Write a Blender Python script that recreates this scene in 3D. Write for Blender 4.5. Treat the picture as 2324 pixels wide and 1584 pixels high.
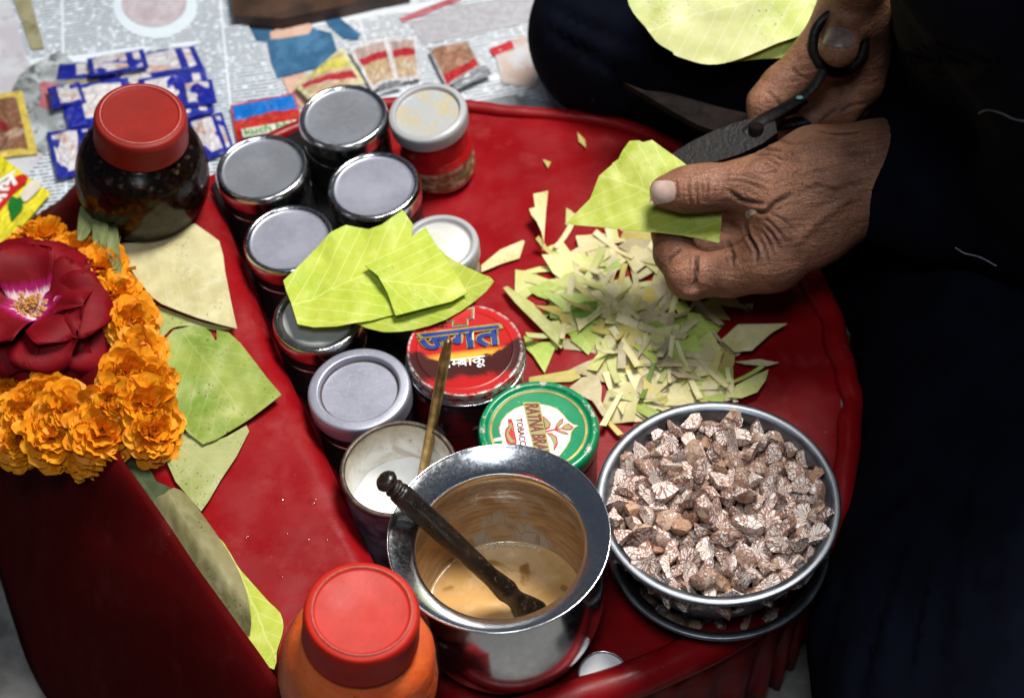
import bpy, bmesh, math, random
import numpy as np
from mathutils import Vector, Matrix, Euler, Quaternion, noise as mnoise
from mathutils.geometry import delaunay_2d_cdt

for o in list(bpy.data.objects):
    bpy.data.objects.remove(o, do_unlink=True)
SC = bpy.context.scene
COL = SC.collection
PI = math.pi

# ------------------------------------------------------------------ camera
PITCH, ROLL, DIST, FPX = math.radians(51.5), math.radians(3.0), 1.25, 4400.0
CAM = Vector((0, -DIST*math.cos(PITCH), DIST*math.sin(PITCH)))
FWD = Vector((0, math.cos(PITCH), -math.sin(PITCH)))
R0, U0 = Vector((1, 0, 0)), Vector((0, math.sin(PITCH), math.cos(PITCH)))
CR = R0*math.cos(ROLL) - U0*math.sin(ROLL)
CU = R0*math.sin(ROLL) + U0*math.cos(ROLL)
cam = bpy.data.cameras.new('camera')
cam.sensor_fit = 'HORIZONTAL'; cam.sensor_width = 36.0
cam.lens = 36.0*FPX/2324.0
cam.clip_start = 0.02; cam.clip_end = 60
cam.dof.use_dof = True
cam.dof.focus_distance = 1.085
cam.dof.aperture_fstop = 8.5
cam_o = bpy.data.objects.new('camera', cam); COL.objects.link(cam_o)
cm = Matrix((CR, CU, -FWD)).transposed().to_4x4(); cm.translation = CAM
cam_o.matrix_world = cm
SC.camera = cam_o

# ------------------------------------------------------------------ world, lamps, exposure
w = bpy.data.worlds.new('World'); SC.world = w; w.use_nodes = True
bg = w.node_tree.nodes['Background']
bg.inputs['Color'].default_value = (0.62, 0.76, 1.0, 1)
bg.inputs['Strength'].default_value = 0.05
def area_lamp(name, loc, target, size, power, color):
    l = bpy.data.lights.new(name, 'AREA'); l.shape = 'DISK'; l.size = size; l.energy = power; l.color = color
    o = bpy.data.objects.new(name, l); COL.objects.link(o); o.location = loc
    o.rotation_euler = (Vector(target)-Vector(loc)).to_track_quat('-Z', 'Y').to_euler()
    return o
area_lamp('overhead_lamp', (0.36, 0.26, 1.37), (0.0, 0, 0), 0.50, 27.5, (1.0, 0.96, 0.90))
area_lamp('stall_lamp', (-0.04, -0.74, 1.52), (0.03, 0.0, 0), 0.36, 6.5, (0.90, 0.95, 1.0))
SC.view_settings.view_transform = 'Standard'; SC.view_settings.look = 'None'
SC.view_settings.exposure = 0.32; SC.view_settings.gamma = 1.0
SC.view_settings.use_curve_mapping = False
SC.cycles.use_denoising = True
SC.cycles.max_bounces = 7; SC.cycles.transparent_max_bounces = 8
SC.cycles.caustics_reflective = False; SC.cycles.caustics_refractive = False
SC.cycles.sample_clamp_indirect = 4.0

# ------------------------------------------------------------------ helpers: measuring
def P(px, py, z=0.0):
    """point of the place at height z that was measured at (px, py) on the 2324 px wide sketch"""
    d = FWD*FPX + CR*(px-1162.0) - CU*(py-792.0)
    return CAM + d*((z-CAM.z)/d.z)
def S(px, py, z=0.0):
    return FPX/((P(px, py, z)-CAM).dot(FWD))
def pix(v):
    d = Vector(v)-CAM; k = FPX/d.dot(FWD)
    return (1162+d.dot(CR)*k, 792-d.dot(CU)*k)

# ------------------------------------------------------------------ helpers: objects
def obj(name, me, mat=None, parent=None, loc=None, rot=None, smooth=None):
    o = bpy.data.objects.new(name, me); COL.objects.link(o)
    if mat is not None and me is not None and len(me.materials) == 0:
        for m in (mat if isinstance(mat, (list, tuple)) else [mat]): me.materials.append(m)
    if parent: o.parent = parent
    if loc is not None: o.location = loc
    if rot is not None: o.rotation_euler = rot
    if smooth is not None and me is not None: shade(me, smooth)
    return o
def shade(me, ang=40):
    me.polygons.foreach_set('use_smooth', [True]*len(me.polygons))
    if ang < 179: me.set_sharp_from_angle(angle=math.radians(ang))
def thing(name, label, cat, loc=(0, 0, 0), rot=(0, 0, 0), group=None):
    o = bpy.data.objects.new(name, None); COL.objects.link(o)
    o.location = loc; o.rotation_euler = rot; o.empty_display_size = 0.01
    return tag(o, label, cat, group)
def tag(o, label, cat=None, group=None, kind=None):
    if label: o['label'] = label
    if cat: o['category'] = cat
    if group: o['group'] = group
    if kind: o['kind'] = kind
    return o
def mesh(name, verts, faces):
    me = bpy.data.meshes.new(name); me.from_pydata([tuple(v) for v in verts], [], faces); me.update(); return me
def lathe(name, prof, seg=64, closed=False, wob=None):
    """prof: list of (r, z) from the axis outwards/around"""
    v, f, rows = [], [], []
    for (r, z) in prof:
        if r < 1e-7:
            rows.append([len(v)]); v.append((0, 0, z))
        else:
            row = []
            for k in range(seg):
                a = 2*PI*k/seg; q = 1.0 if wob is None else wob(a, z)
                row.append(len(v)); v.append((r*q*math.cos(a), r*q*math.sin(a), z))
            rows.append(row)
    pairs = list(zip(rows, rows[1:]))
    if closed: pairs.append((rows[-1], rows[0]))
    for a, b in pairs:
        if len(a) == 1 and len(b) == 1: continue
        for k in range(seg):
            k2 = (k+1) % seg
            if len(a) == 1: f.append((a[0], b[k], b[k2]))
            elif len(b) == 1: f.append((a[k], b[0], a[k2]))
            else: f.append((a[k], b[k], b[k2], a[k2]))
    me = mesh(name, v, f); fixn(me); return me
def fixn(me):
    bm = bmesh.new(); bm.from_mesh(me); bmesh.ops.recalc_face_normals(bm, faces=bm.faces); bm.to_mesh(me); bm.free()
def round_prof(pts, rad=0.001, n=4):
    """round the corners of an (r,z) profile"""
    out = [pts[0]]
    for i in range(1, len(pts)-1):
        a, b, c = Vector(pts[i-1]), Vector(pts[i]), Vector(pts[i+1])
        d1, d2 = (a-b), (c-b); rr = min(rad, d1.length*.45, d2.length*.45)
        p, q = b+d1.normalized()*rr, b+d2.normalized()*rr
        for k in range(n+1):
            t = k/n; out.append(tuple(p*(1-t)**2+b*2*t*(1-t)+q*t*t))
    out.append(pts[-1]); return out
def smooth_line(pts, n=8, closed=False):
    """Catmull-Rom through points of any dimension"""
    pts = [np.array(p, float) for p in pts]; N = len(pts); out = []
    rng = range(N) if closed else range(N-1)
    for i in rng:
        if closed: p0, p1, p2, p3 = pts[i-1], pts[i], pts[(i+1) % N], pts[(i+2) % N]
        else: p0, p1, p2, p3 = pts[max(i-1, 0)], pts[i], pts[i+1], pts[min(i+2, N-1)]
        for k in range(n):
            t = k/n
            out.append(.5*((2*p1)+(-p0+p2)*t+(2*p0-5*p1+4*p2-p3)*t*t+(-p0+3*p1-3*p2+p3)*t**3))
    if not closed: out.append(pts[-1])
    return out
def tube_mesh(name, pts, radii, seg=12, flat=1.0, upv=(0, 0, 1), caps=True):
    v, f = [], []; n = len(pts); pts = [Vector(p) for p in pts]; up = Vector(upv)
    for i, p in enumerate(pts):
        t = (pts[min(i+1, n-1)]-pts[max(i-1, 0)]).normalized()
        a = t.cross(up); a = a.normalized() if a.length > 1e-6 else t.orthogonal().normalized()
        b = a.cross(t).normalized(); r = radii[i] if hasattr(radii, '__len__') else radii
        for k in range(seg):
            q = 2*PI*k/seg; v.append(p+a*(r*math.cos(q))+b*(r*flat*math.sin(q)))
    for i in range(n-1):
        for k in range(seg):
            k2 = (k+1) % seg; f.append((i*seg+k, i*seg+k2, (i+1)*seg+k2, (i+1)*seg+k))
    if caps:
        f.append(tuple(range(seg))[::-1]); f.append(tuple((n-1)*seg+k for k in range(seg)))
    me = mesh(name, v, f); fixn(me); return me
def cdt_sheet(outline, step, jitter=0.25, seed=0, extra=()):
    """triangulated fill of a 2-D outline with inner points; returns verts2d, faces"""
    rnd = random.Random(seed); ol = [Vector((p[0], p[1])) for p in outline]
    # resample outline
    o2 = []
    for i, p in enumerate(ol):
        q = ol[(i+1) % len(ol)]; L = (q-p).length; k = max(1, int(L/step))
        for j in range(k): o2.append(p.lerp(q, j/k))
    xs = [p.x for p in o2]; ys = [p.y for p in o2]; pts = list(o2)
    nx = int((max(xs)-min(xs))/step)+2; ny = int((max(ys)-min(ys))/step)+2
    arr = np.array([(p.x, p.y) for p in o2])
    for i in range(nx):
        for j in range(ny):
            x = min(xs)+(i+(.5 if j % 2 else 0))*step+rnd.uniform(-1, 1)*jitter*step; y = min(ys)+j*step+rnd.uniform(-1, 1)*jitter*step
            if inside(x, y, arr) and ((arr-np.array((x, y)))**2).sum(1).min() > (step*.5)**2: pts.append(Vector((x, y)))
    n = len(o2)
    r = delaunay_2d_cdt(pts, [(i, (i+1) % n) for i in range(n)], [], 1, 1e-9)
    vs, fs = r[0], r[2]
    fs = [tuple(q) for q in fs if inside(sum(vs[k].x for k in q)/3, sum(vs[k].y for k in q)/3, arr)]
    return vs, fs, n
def inside(x, y, arr):
    x0, y0 = arr[:, 0], arr[:, 1]; x1, y1 = np.roll(x0, -1), np.roll(y0, -1)
    c = (y0 > y) != (y1 > y)
    if not c.any(): return False
    xi = x0[c]+(y-y0[c])*(x1[c]-x0[c])/(y1[c]-y0[c])
    return bool((xi > x).sum() % 2)
def solid_sheet(name, verts, faces, th, down=None):
    """give a sheet real thickness (along -normal)"""
    me = mesh(name, verts, faces); bm = bmesh.new(); bm.from_mesh(me)
    bmesh.ops.recalc_face_normals(bm, faces=bm.faces)
    if sum(f.normal.z for f in bm.faces) < 0: bmesh.ops.reverse_faces(bm, faces=bm.faces)
    bm.to_mesh(me); bm.free()
    nv = len(me.vertices); nor = [v.normal.copy() for v in me.vertices]; co = [v.co.copy() for v in me.vertices]
    fs = [tuple(p.vertices) for p in me.polygons]
    cnt = {}
    for q in fs:
        for a, b in zip(q, q[1:]+q[:1]): cnt[(a, b)] = 1
    side = [(b, a, a+nv, b+nv) for (a, b) in cnt if (b, a) not in cnt]
    bpy.data.meshes.remove(me)
    return mesh(name, co+[c-n*th for c, n in zip(co, nor)], fs+[tuple(i+nv for i in q[::-1]) for q in fs]+side)
def fbm(x, y, z=0, o=3):
    return mnoise.fractal(Vector((x, y, z)), 1.0, 2.0, o)

# ------------------------------------------------------------------ helpers: materials
class NB:
    def __init__(s, name):
        s.m = bpy.data.materials.new(name); s.m.use_nodes = True; s.t = s.m.node_tree
        s.b = s.t.nodes['Principled BSDF']; s.out = s.t.nodes['Material Output']
        s.tc = None
    def n(s, typ, **kw):
        x = s.t.nodes.new(typ)
        for k, v in kw.items(): setattr(x, k, v)
        return x
    def l(s, a, b): s.t.links.new(a, b)
    def co(s, kind='Object'):
        if s.tc is None: s.tc = s.n('ShaderNodeTexCoord')
        return s.tc.outputs[kind]
    def put(s, sock, v):
        if hasattr(v, 'node'): s.l(v, sock)
        elif isinstance(v, (tuple, list)) and len(v) == 3 and sock.type == 'RGBA': sock.default_value = (*v, 1)
        else: sock.default_value = v
    def math(s, op, a, b=None, c=None):
        x = s.n('ShaderNodeMath', operation=op); s.put(x.inputs[0], a)
        if b is not None: s.put(x.inputs[1], b)
        if c is not None: s.put(x.inputs[2], c)
        return x.outputs[0]
    def step(s, v, lo, hi, a=0., b=1.):
        x = s.n('ShaderNodeMapRange', interpolation_type='SMOOTHSTEP'); s.put(x.inputs[0], v)
        for i, q in enumerate((lo, hi, a, b)): s.put(x.inputs[1+i], q)
        return x.outputs[0]
    def mix(s, f, a, b, mode='MIX'):
        x = s.n('ShaderNodeMix', data_type='RGBA', blend_type=mode)
        s.put(x.inputs[0], f); s.put(x.inputs[6], a); s.put(x.inputs[7], b); return x.outputs[2]
    def noise(s, scale, detail=4, rough=.55, dist=0., co=None, out=0, dim='3D'):
        x = s.n('ShaderNodeTexNoise'); x.noise_dimensions = dim
        s.l(co if co is not None else s.co(), x.inputs['Vector'])
        x.inputs['Scale'].default_value = scale; x.inputs['Detail'].default_value = detail
        x.inputs['Roughness'].default_value = rough; x.inputs['Distortion'].default_value = dist
        return x.outputs[out]
    def vor(s, scale, feat='F1', co=None, out='Distance', rnd=1.):
        x = s.n('ShaderNodeTexVoronoi', feature=feat); s.l(co if co is not None else s.co(), x.inputs['Vector'])
        x.inputs['Scale'].default_value = scale; x.inputs['Randomness'].default_value = rnd
        return x.outputs[out]
    def map(s, scale=(1, 1, 1), loc=(0, 0, 0), rot=(0, 0, 0), co=None):
        x = s.n('ShaderNodeMapping'); s.l(co if co is not None else s.co(), x.inputs[0])
        x.inputs['Location'].default_value = loc; x.inputs['Rotation'].default_value = rot; x.inputs['Scale'].default_value = scale
        return x.outputs[0]
    def xyz(s, co=None):
        x = s.n('ShaderNodeSeparateXYZ'); s.l(co if co is not None else s.co(), x.inputs[0]); return x.outputs
    def bump(s, h, strength=.3, dist=.001, prev=None):
        x = s.n('ShaderNodeBump'); s.l(h, x.inputs['Height']); x.inputs['Strength'].default_value = strength
        x.inputs['Distance'].default_value = dist
        if prev is not None: s.l(prev, x.inputs['Normal'])
        return x.outputs[0]
    def rnd(s):
        return s.n('ShaderNodeObjectInfo').outputs['Random']
    def set(s, **kw):
        names = dict(color='Base Color', rough='Roughness', metal='Metallic', normal='Normal', spec='Specular IOR Level', coat='Coat Weight', coatr='Coat Roughness',
                     trans='Transmission Weight', ior='IOR', sss='Subsurface Weight', sssr='Subsurface Radius', ssss='Subsurface Scale', sheen='Sheen Weight', alpha='Alpha', aniso='Anisotropic')
        for k, v in kw.items(): s.put(s.b.inputs[names[k]], v)
        return s
def vinyl(name, base, dark, rough=.38, spec=.3, dusty=.22):
    k = NB(name)
    big = k.noise(9, 4); fine = k.noise(900, 2, .6); scr = k.noise(60, 5, .7, co=k.map((1, 9, 1)))
    c = k.mix(k.step(big, .35, .7), base, dark)
    dust = k.math('MULTIPLY', k.step(k.noise(34, 5, .65), .52, .75), dusty)
    c = k.mix(dust, c, (.50, .13, .12))
    sp = k.step(k.vor(150), .0, .05, 1, 0); sp = k.math('MULTIPLY', sp, k.step(k.noise(25, 2), .58, .62))
    c = k.mix(k.math('MULTIPLY', sp, .6), c, (.55, .35, .3))
    lime = k.math('MULTIPLY', k.step(k.noise(48, 5, .7, 1.2), .64, .74), k.step(k.noise(7, 2), .5, .62)); c = k.mix(k.math('MULTIPLY', lime, .35), c, (.42, .22, .20))
    brn = k.math('MULTIPLY', k.step(k.vor(70), .0, .10, 1, 0), k.step(k.noise(16, 2), .56, .62)); c = k.mix(k.math('MULTIPLY', brn, .7), c, (.035, .008, .006))
    nrm = k.bump(fine, .12, .0004); nrm = k.bump(scr, .05, .002, nrm); nrm = k.bump(k.noise(14, 3), .25, .006, nrm)
    k.set(color=c, rough=k.step(k.noise(30, 4), .3, .75, rough-.1, rough+.16), normal=nrm, spec=spec)
    return k.m
def steel(name, col=(.55, .56, .58), rough=.28, scale=1., radial=False, dirt=None, dirtcol=(.05, .045, .04), metal=1.0):
    k = NB(name); ofs = k.n('ShaderNodeVectorMath', operation='ADD'); k.l(k.co(), ofs.inputs[0]); k.l(k.math('MULTIPLY', k.rnd(), 3.), ofs.inputs[1]); oc = ofs.outputs[0]
    sc1 = k.noise(260*scale, 3, .6, co=k.map((1, 14, 1), rot=(0, 0, .5), co=oc)); sc2 = k.noise(260*scale, 3, .6, co=k.map((16, 1, 1), rot=(0, 0, -.7), co=oc))
    scr = k.math('MAXIMUM', k.step(sc1, .60, .7), k.step(sc2, .62, .72))
    blot = k.noise(45*scale, 5, .6, co=oc)
    c = k.mix(k.step(blot, .3, .75), tuple(x*.92 for x in col), tuple(min(1, x*1.06) for x in col))
    c = k.mix(k.math('MULTIPLY', scr, .35), c, tuple(min(1, x*1.5) for x in col))
    if dirt: c = k.mix(k.math('MULTIPLY', k.step(k.noise(90, 6, .7, co=oc), .5, .7), dirt), c, dirtcol)
    r = k.math('ADD', k.step(blot, .3, .8, rough-.03, rough+.04), k.math('MULTIPLY', scr, .16))
    nrm = k.bump(scr, .10, .0004); nrm = k.bump(k.noise(1600, 2), .05, .0003, nrm)
    k.set(color=c, rough=r, metal=metal, normal=nrm)
    return k.m
def plain(name, col, rough=.5, var=.25, scale=60, bumpv=.15, spec=.5, metal=0., **kw):
    k = NB(name)
    n = k.noise(scale, 5, .6)
    c = k.mix(k.step(n, .3, .7), tuple(x*(1-var) for x in col), tuple(min(1, x*(1+var)) for x in col))
    k.set(color=c, rough=k.step(k.noise(scale*.7, 4), .3, .7, max(.02, rough-.08), rough+.1), spec=spec, metal=metal, normal=k.bump(k.noise(scale*9, 3), bumpv, .0006), **kw)
    return k.m

# ================================================================== the setting
M_ground = plain('ground_concrete', (.16, .155, .15), .85, .35, 40, .5)
M_plat = plain('platform_boards', (.10, .06, .035), .7, .4, 25, .4)
M_red = vinyl('red_vinyl', (.245, .0036, .0065), (.185, .0025, .0045), .34, .26, .14)
M_red_shaded = vinyl('shaded_red_flap', (.075, .0012, .0018), (.055, .001, .0014), .8, .06, .05)  # the flap's shade is put into the colour: a darker copy of the red
M_lining = plain('grey_lining', (.32, .32, .31), .8, .4, 80, .3)

g = obj('ground', mesh('ground', [(-6, -6, -.125), (6, -6, -.125), (6, 6, -.125), (-6, 6, -.125)], [(0, 1, 2, 3)]), M_ground)
tag(g, None, None, kind='structure')
ZN = -0.045      # level of the papers behind the stand
pl = mesh('platform', [(x, y, z) for z in (-.12, ZN-.004) for (x, y) in [(-1.6, .10), (1.8, -.02), (1.8, 2.2), (-1.6, 2.2)]],
          [(0, 3, 2, 1), (4, 5, 6, 7), (0, 1, 5, 4), (1, 2, 6, 5), (2, 3, 7, 6), (3, 0, 4, 7)])
tag(obj('platform', pl, M_plat), None, None, kind='structure')

# ================================================================== the red stand
stand = thing('paan_stand', 'round stand covered in red vinyl with a raised ledge along one side', 'stand', P(1300, 850, -.12))
def on(parent, o):
    """parent keeping the world place"""
    o.parent = parent; o.location = o.location-parent.location; return o
EDGE = [(560, 352), (690, 290), (880, 240), (1065, 248), (1150, 258), (1270, 268), (1400, 287), (1530, 338), (1690, 445), (1815, 605), (1872, 725), (1900, 850),
        (1912, 960), (1906, 1060), (1890, 1150), (1860, 1230), (1806, 1325), (1715, 1402), (1605, 1470), (1470, 1535), (1340, 1580), (1180, 1630), (1000, 1660)]
edge = smooth_line([P(x, y, 0)[:2] for x, y in EDGE], 6)
top_ol = [tuple(e) for e in edge]+[tuple(P(x, y, 0)[:2]) for x, y in [(800, 1600), (600, 1300), (430, 900), (330, 560), (420, 430)]]
vs, fs, n = cdt_sheet(top_ol, .011, .2, 1)
tv = []
for p in vs:
    z = .0016*fbm(p.x*9, p.y*9, 3)+.0006*fbm(p.x*40, p.y*12, 7)
    tv.append((p.x, p.y, z-.0008))
me = solid_sheet('cover', tv, fs, .0015)
on(stand, obj('cover', me, M_red, smooth=60))
# rolled vinyl edge
cx = sum(e[0] for e in edge)/len(edge); cy = sum(e[1] for e in edge)/len(edge)
rp, rr, sk = [], [], []
NE = len(edge)
for i, e in enumerate(smooth_line(edge, 3)):
    u = i/3/NE; px_, py_ = pix((e[0], e[1], 0))
    out = (Vector((e[0]-cx, e[1]-cy))).normalized()
    push = 0.0
    for (qy, hw, amt) in ((735, 34, .003), (835, 34, .004), (905, 38, .006), (1150, 60, .004), (1010, 80, .003)):
        if px_ > 1750: push += amt*math.exp(-((py_-qy)/hw)**2)
    fr = 1.0 if py_ > 500 else .55
    r = (.0085+.0010*fbm(e[0]*22, e[1]*22, 1)+.003*max(0, min(1, (py_-1300)/150)))*fr*(1-.35*min(1, push/.009))
    q = Vector((e[0], e[1]))+out*(push+.0015)
    rp.append((q.x, q.y, .0015*fr+.004*max(0, min(1, (py_-1300)/150))+.0010*fbm(e[0]*18, e[1]*18, 6)-.2*push)); rr.append(r)
    sk.append((q, out))
on(stand, obj('rolled_edge', tube_mesh('rolled_edge', rp, rr, 14), M_red, smooth=180))
# skirt hanging from the edge
v, f = [], []; rows = 7
for i, (q, out) in enumerate(sk):
    for j in range(rows):
        t = j/(rows-1); w_ = .006*math.sin(i*.55+1.3*math.sin(i*.13))*t
        d = .0055-.012*t+w_
        v.append((q.x+out.x*d, q.y+out.y*d, -.002-.121*t))
    if i:
        for j in range(rows-1):
            a = (i-1)*rows+j; f.append((a, a+1, a+rows+1, a+rows))
on(stand, obj('skirt', solid_sheet('skirt', v, f, .001), M_red, smooth=180))
# grey lining seen through the gathers
lv, lf = [], []
for i in range(len(sk)):
    q, out = sk[i]; a = q-out*.012; b = q+out*.002
    lv += [(a.x, a.y, -.0052), (b.x, b.y, -.0052)]
    if i: lf.append((2*i-2, 2*i-1, 2*i+1, 2*i))
on(stand, obj('lining', solid_sheet('lining', lv, lf, .001), M_lining))

# ledge (raised padded plank) beside the tins
ZL = .045
RE = [(478, 418), (508, 480), (552, 590), (600, 715), (650, 830), (700, 935), (748, 1040), (800, 1155), (852, 1268), (930, 1430), (1010, 1600), (1060, 1700)]
LE = [(700, 1690), (640, 1545), (560, 1420), (470, 1300), (390, 1180), (325, 1090), (280, 1000), (240, 860), (205, 700), (185, 560), (190, 440)]
ol = [Vector(P(x, y, ZL)[:2]) for x, y in smooth_line(RE, 3)]+[Vector(P(x, y, ZL)[:2]) for x, y in smooth_line(LE, 3)]
vs, fs, n = cdt_sheet([tuple(p) for p in ol], .008, .2, 2)
arr = np.array([tuple(vs[i]) for i in range(n)]); arr2 = np.roll(arr, -1, 0)
def edist(x, y):
    d = arr2-arr; t = np.clip(((np.array((x, y))-arr)*d).sum(1)/(d**2).sum(1), 0, 1)
    return math.sqrt(((arr+d*t[:, None]-np.array((x, y)))**2).sum(1).min())
bm = bmesh.new(); V = []
RD = .011
for p in vs:
    e = edist(p.x, p.y); z = ZL+.0010*fbm(p.x*14, p.y*14, 5)+.0004*fbm(p.x*70, p.y*25, 9)
    if e < RD: z -= RD-math.sqrt(max(0, RD**2-(RD-e)**2))
    V.append(bm.verts.new((p.x, p.y, z)))
for q in fs: bm.faces.new([V[k] for k in q])
bmesh.ops.recalc_face_normals(bm, faces=bm.faces)
if sum(fc.normal.z for fc in bm.faces) < 0: bmesh.ops.reverse_faces(bm, faces=bm.faces)
be = [e for e in bm.edges if e.is_boundary]
r = bmesh.ops.extrude_edge_only(bm, edges=be)
for x in r['geom']:
    if isinstance(x, bmesh.types.BMVert): x.co.z = -.118
bmesh.ops.recalc_face_normals(bm, faces=bm.faces)
me = bpy.data.meshes.new('ledge'); bm.to_mesh(me); bm.free()
on(stand, obj('ledge', me, M_red, smooth=70))

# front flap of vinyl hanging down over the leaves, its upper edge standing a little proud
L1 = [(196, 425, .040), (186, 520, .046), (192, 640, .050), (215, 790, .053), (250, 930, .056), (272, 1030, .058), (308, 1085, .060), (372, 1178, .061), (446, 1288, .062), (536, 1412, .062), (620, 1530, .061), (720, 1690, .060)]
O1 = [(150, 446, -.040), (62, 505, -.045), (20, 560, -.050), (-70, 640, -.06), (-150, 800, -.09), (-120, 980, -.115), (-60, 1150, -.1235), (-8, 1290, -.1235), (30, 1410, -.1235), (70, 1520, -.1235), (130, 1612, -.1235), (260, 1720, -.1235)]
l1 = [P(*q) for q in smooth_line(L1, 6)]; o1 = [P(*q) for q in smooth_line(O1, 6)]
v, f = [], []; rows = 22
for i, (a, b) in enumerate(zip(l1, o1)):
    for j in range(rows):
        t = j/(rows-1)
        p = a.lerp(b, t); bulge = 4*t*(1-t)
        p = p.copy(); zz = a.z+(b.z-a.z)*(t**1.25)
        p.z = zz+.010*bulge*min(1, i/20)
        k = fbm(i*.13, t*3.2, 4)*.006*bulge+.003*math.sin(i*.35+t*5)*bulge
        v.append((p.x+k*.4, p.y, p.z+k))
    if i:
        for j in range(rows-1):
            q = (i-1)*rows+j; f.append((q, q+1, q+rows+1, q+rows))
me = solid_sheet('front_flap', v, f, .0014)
on(stand, obj('front_flap', me, M_red_shaded, smooth=180))
FLAP = (l1, o1)
# dark tray that the tins stand in
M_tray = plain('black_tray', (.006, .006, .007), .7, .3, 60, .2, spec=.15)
TR = [(480, 425), (600, 350), (690, 292), (830, 330), (905, 470), (950, 640), (985, 800), (1060, 960), (1110, 1120), (1080, 1300), (1010, 1420), (930, 1430), (800, 1150), (650, 830), (552, 590)]
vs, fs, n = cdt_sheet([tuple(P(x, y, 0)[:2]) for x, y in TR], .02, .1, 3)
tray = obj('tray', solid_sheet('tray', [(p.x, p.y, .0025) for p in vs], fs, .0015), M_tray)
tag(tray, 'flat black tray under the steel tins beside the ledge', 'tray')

# ================================================================== tins
M_steel = steel('brushed_steel', (.35, .37, .42), .40, metal=.72, dirt=.35, dirtcol=(.17, .15, .13))
M_steel_b = steel('steel_bluish', (.42, .43, .52), .40, dirt=.2, dirtcol=(.3, .27, .25), metal=.65)
M_steel_w = steel('steel_pale', (.52, .54, .55), .45, dirt=.3, dirtcol=(.4, .37, .33), metal=.4)
M_rim = steel('polished_rim', (.62, .64, .66), .18)
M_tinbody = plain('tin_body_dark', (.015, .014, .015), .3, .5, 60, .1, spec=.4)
M_groove = plain('groove_dark_brown', (.05, .035, .022), .7, .4, 200, .3)  # dark brown for the ring in the lid groove
def ring_mesh(name, r0, r1, z, seg=72, th=.0003):
    return lathe(name, [(r0, z-th), (r1, z-th), (r1, z), (r0, z)], seg, closed=True)
def steel_tin(x, y, wpx, H, label, panel=M_steel, kind=0, tilt=(0, 0), rim=M_rim, z0=.0027):
    c = P(x, y, z0+H); R = wpx/2/S(x, y, z0+H)
    up_ = Euler((tilt[0], tilt[1], 0)).to_matrix() @ Vector((0, 0, H))
    t = thing('steel_tin', label, 'tin', (c.x-up_.x, c.y-up_.y, z0), (tilt[0], tilt[1], 0), 'steel tins with lids')
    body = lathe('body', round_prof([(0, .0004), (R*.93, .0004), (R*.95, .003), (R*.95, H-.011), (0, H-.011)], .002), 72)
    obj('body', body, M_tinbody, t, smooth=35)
    lid = []
    if kind == 0:
        pr = [(0, H-.0022), (R*.80, H-.0020), (R*.845, H-.0016), (R*.87, H-.0006), (R*.905, H), (R*.955, H-.0004), (R, H-.0034), (R, H-.0125), (R*.985, H-.0132), (R*.975, H-.0125)]
    elif kind == 1:
        pr = [(0, H-.0016), (R*.745, H-.0014), (R*.765, H-.0008), (R*.79, H-.0032), (R*.825, H-.0032), (R*.85, H-.0004), (R*.90, H), (R*.955, H-.0004), (R, H-.0034), (R, H-.0125), (R*.985, H-.0132), (R*.975, H-.0125)]
    else:
        pr = [(0, H-.0042), (R*.735, H-.0042), (R*.757, H-.0040), (R*.775, H-.0006), (R*.80, H), (R*.95, H-.0003), (R*.985, H-.0012), (R, H-.0034), (R, H-.0125), (R*.985, H-.0132), (R*.975, H-.0125)]
    me = lathe('lid', round_prof(pr, .0009, 3), 96)
    mats = [rim, panel]
    lo = obj('lid', me, mats, t, smooth=50)
    for p in me.polygons:
        rr_ = math.hypot(p.center.x, p.center.y); p.material_index = 1 if (rr_ < R*(.85 if kind == 0 else .80 if kind == 1 else 1.0) and p.center.z > H-.005) else 0
    if kind == 1: obj('groove', ring_mesh('groove', R*.782, R*.832, H-.0026), M_groove, lo)
    if kind == 2: obj('groove', ring_mesh('groove', R*.728, R*.760, H-.0036), M_groove, lo)
    obj('body_seam', lathe('body_seam', [(R*.95, H-.022), (R*.962, H-.0225), (R*.95, H-.023)], 72), M_rim, t, smooth=60)
    return t
random.seed(5)
steel_tin(593, 378, 214, .056, 'grey steel tin at the edge of the ledge, next to the brown jar', kind=0, tilt=(.00, -.03))
steel_tin(778, 261, 206, .056, 'grey steel tin farthest back, beside the clear tub with pale powder', kind=0, tilt=(.01, -.04))
steel_tin(848, 418, 214, .056, 'grey steel tin just behind the cut lime green leaves', kind=0, tilt=(.0, -.04), panel=M_steel_b)
steel_tin(655, 539, 210, .056, 'bluish steel tin half overlapped by the lime green leaves', kind=0, tilt=(.0, -.03), panel=M_steel_b)
steel_tin(722, 716, 212, .055, 'pale lidded tin mostly hidden under the lime green leaves', panel=M_steel_w, kind=1, tilt=(0, -.02))
steel_tin(814, 880, 238, .056, 'lilac grey tin with a deep ring in its lid, beside the open white tin', panel=M_steel_b, rim=M_steel_b, kind=2, tilt=(0, -.05))

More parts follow.
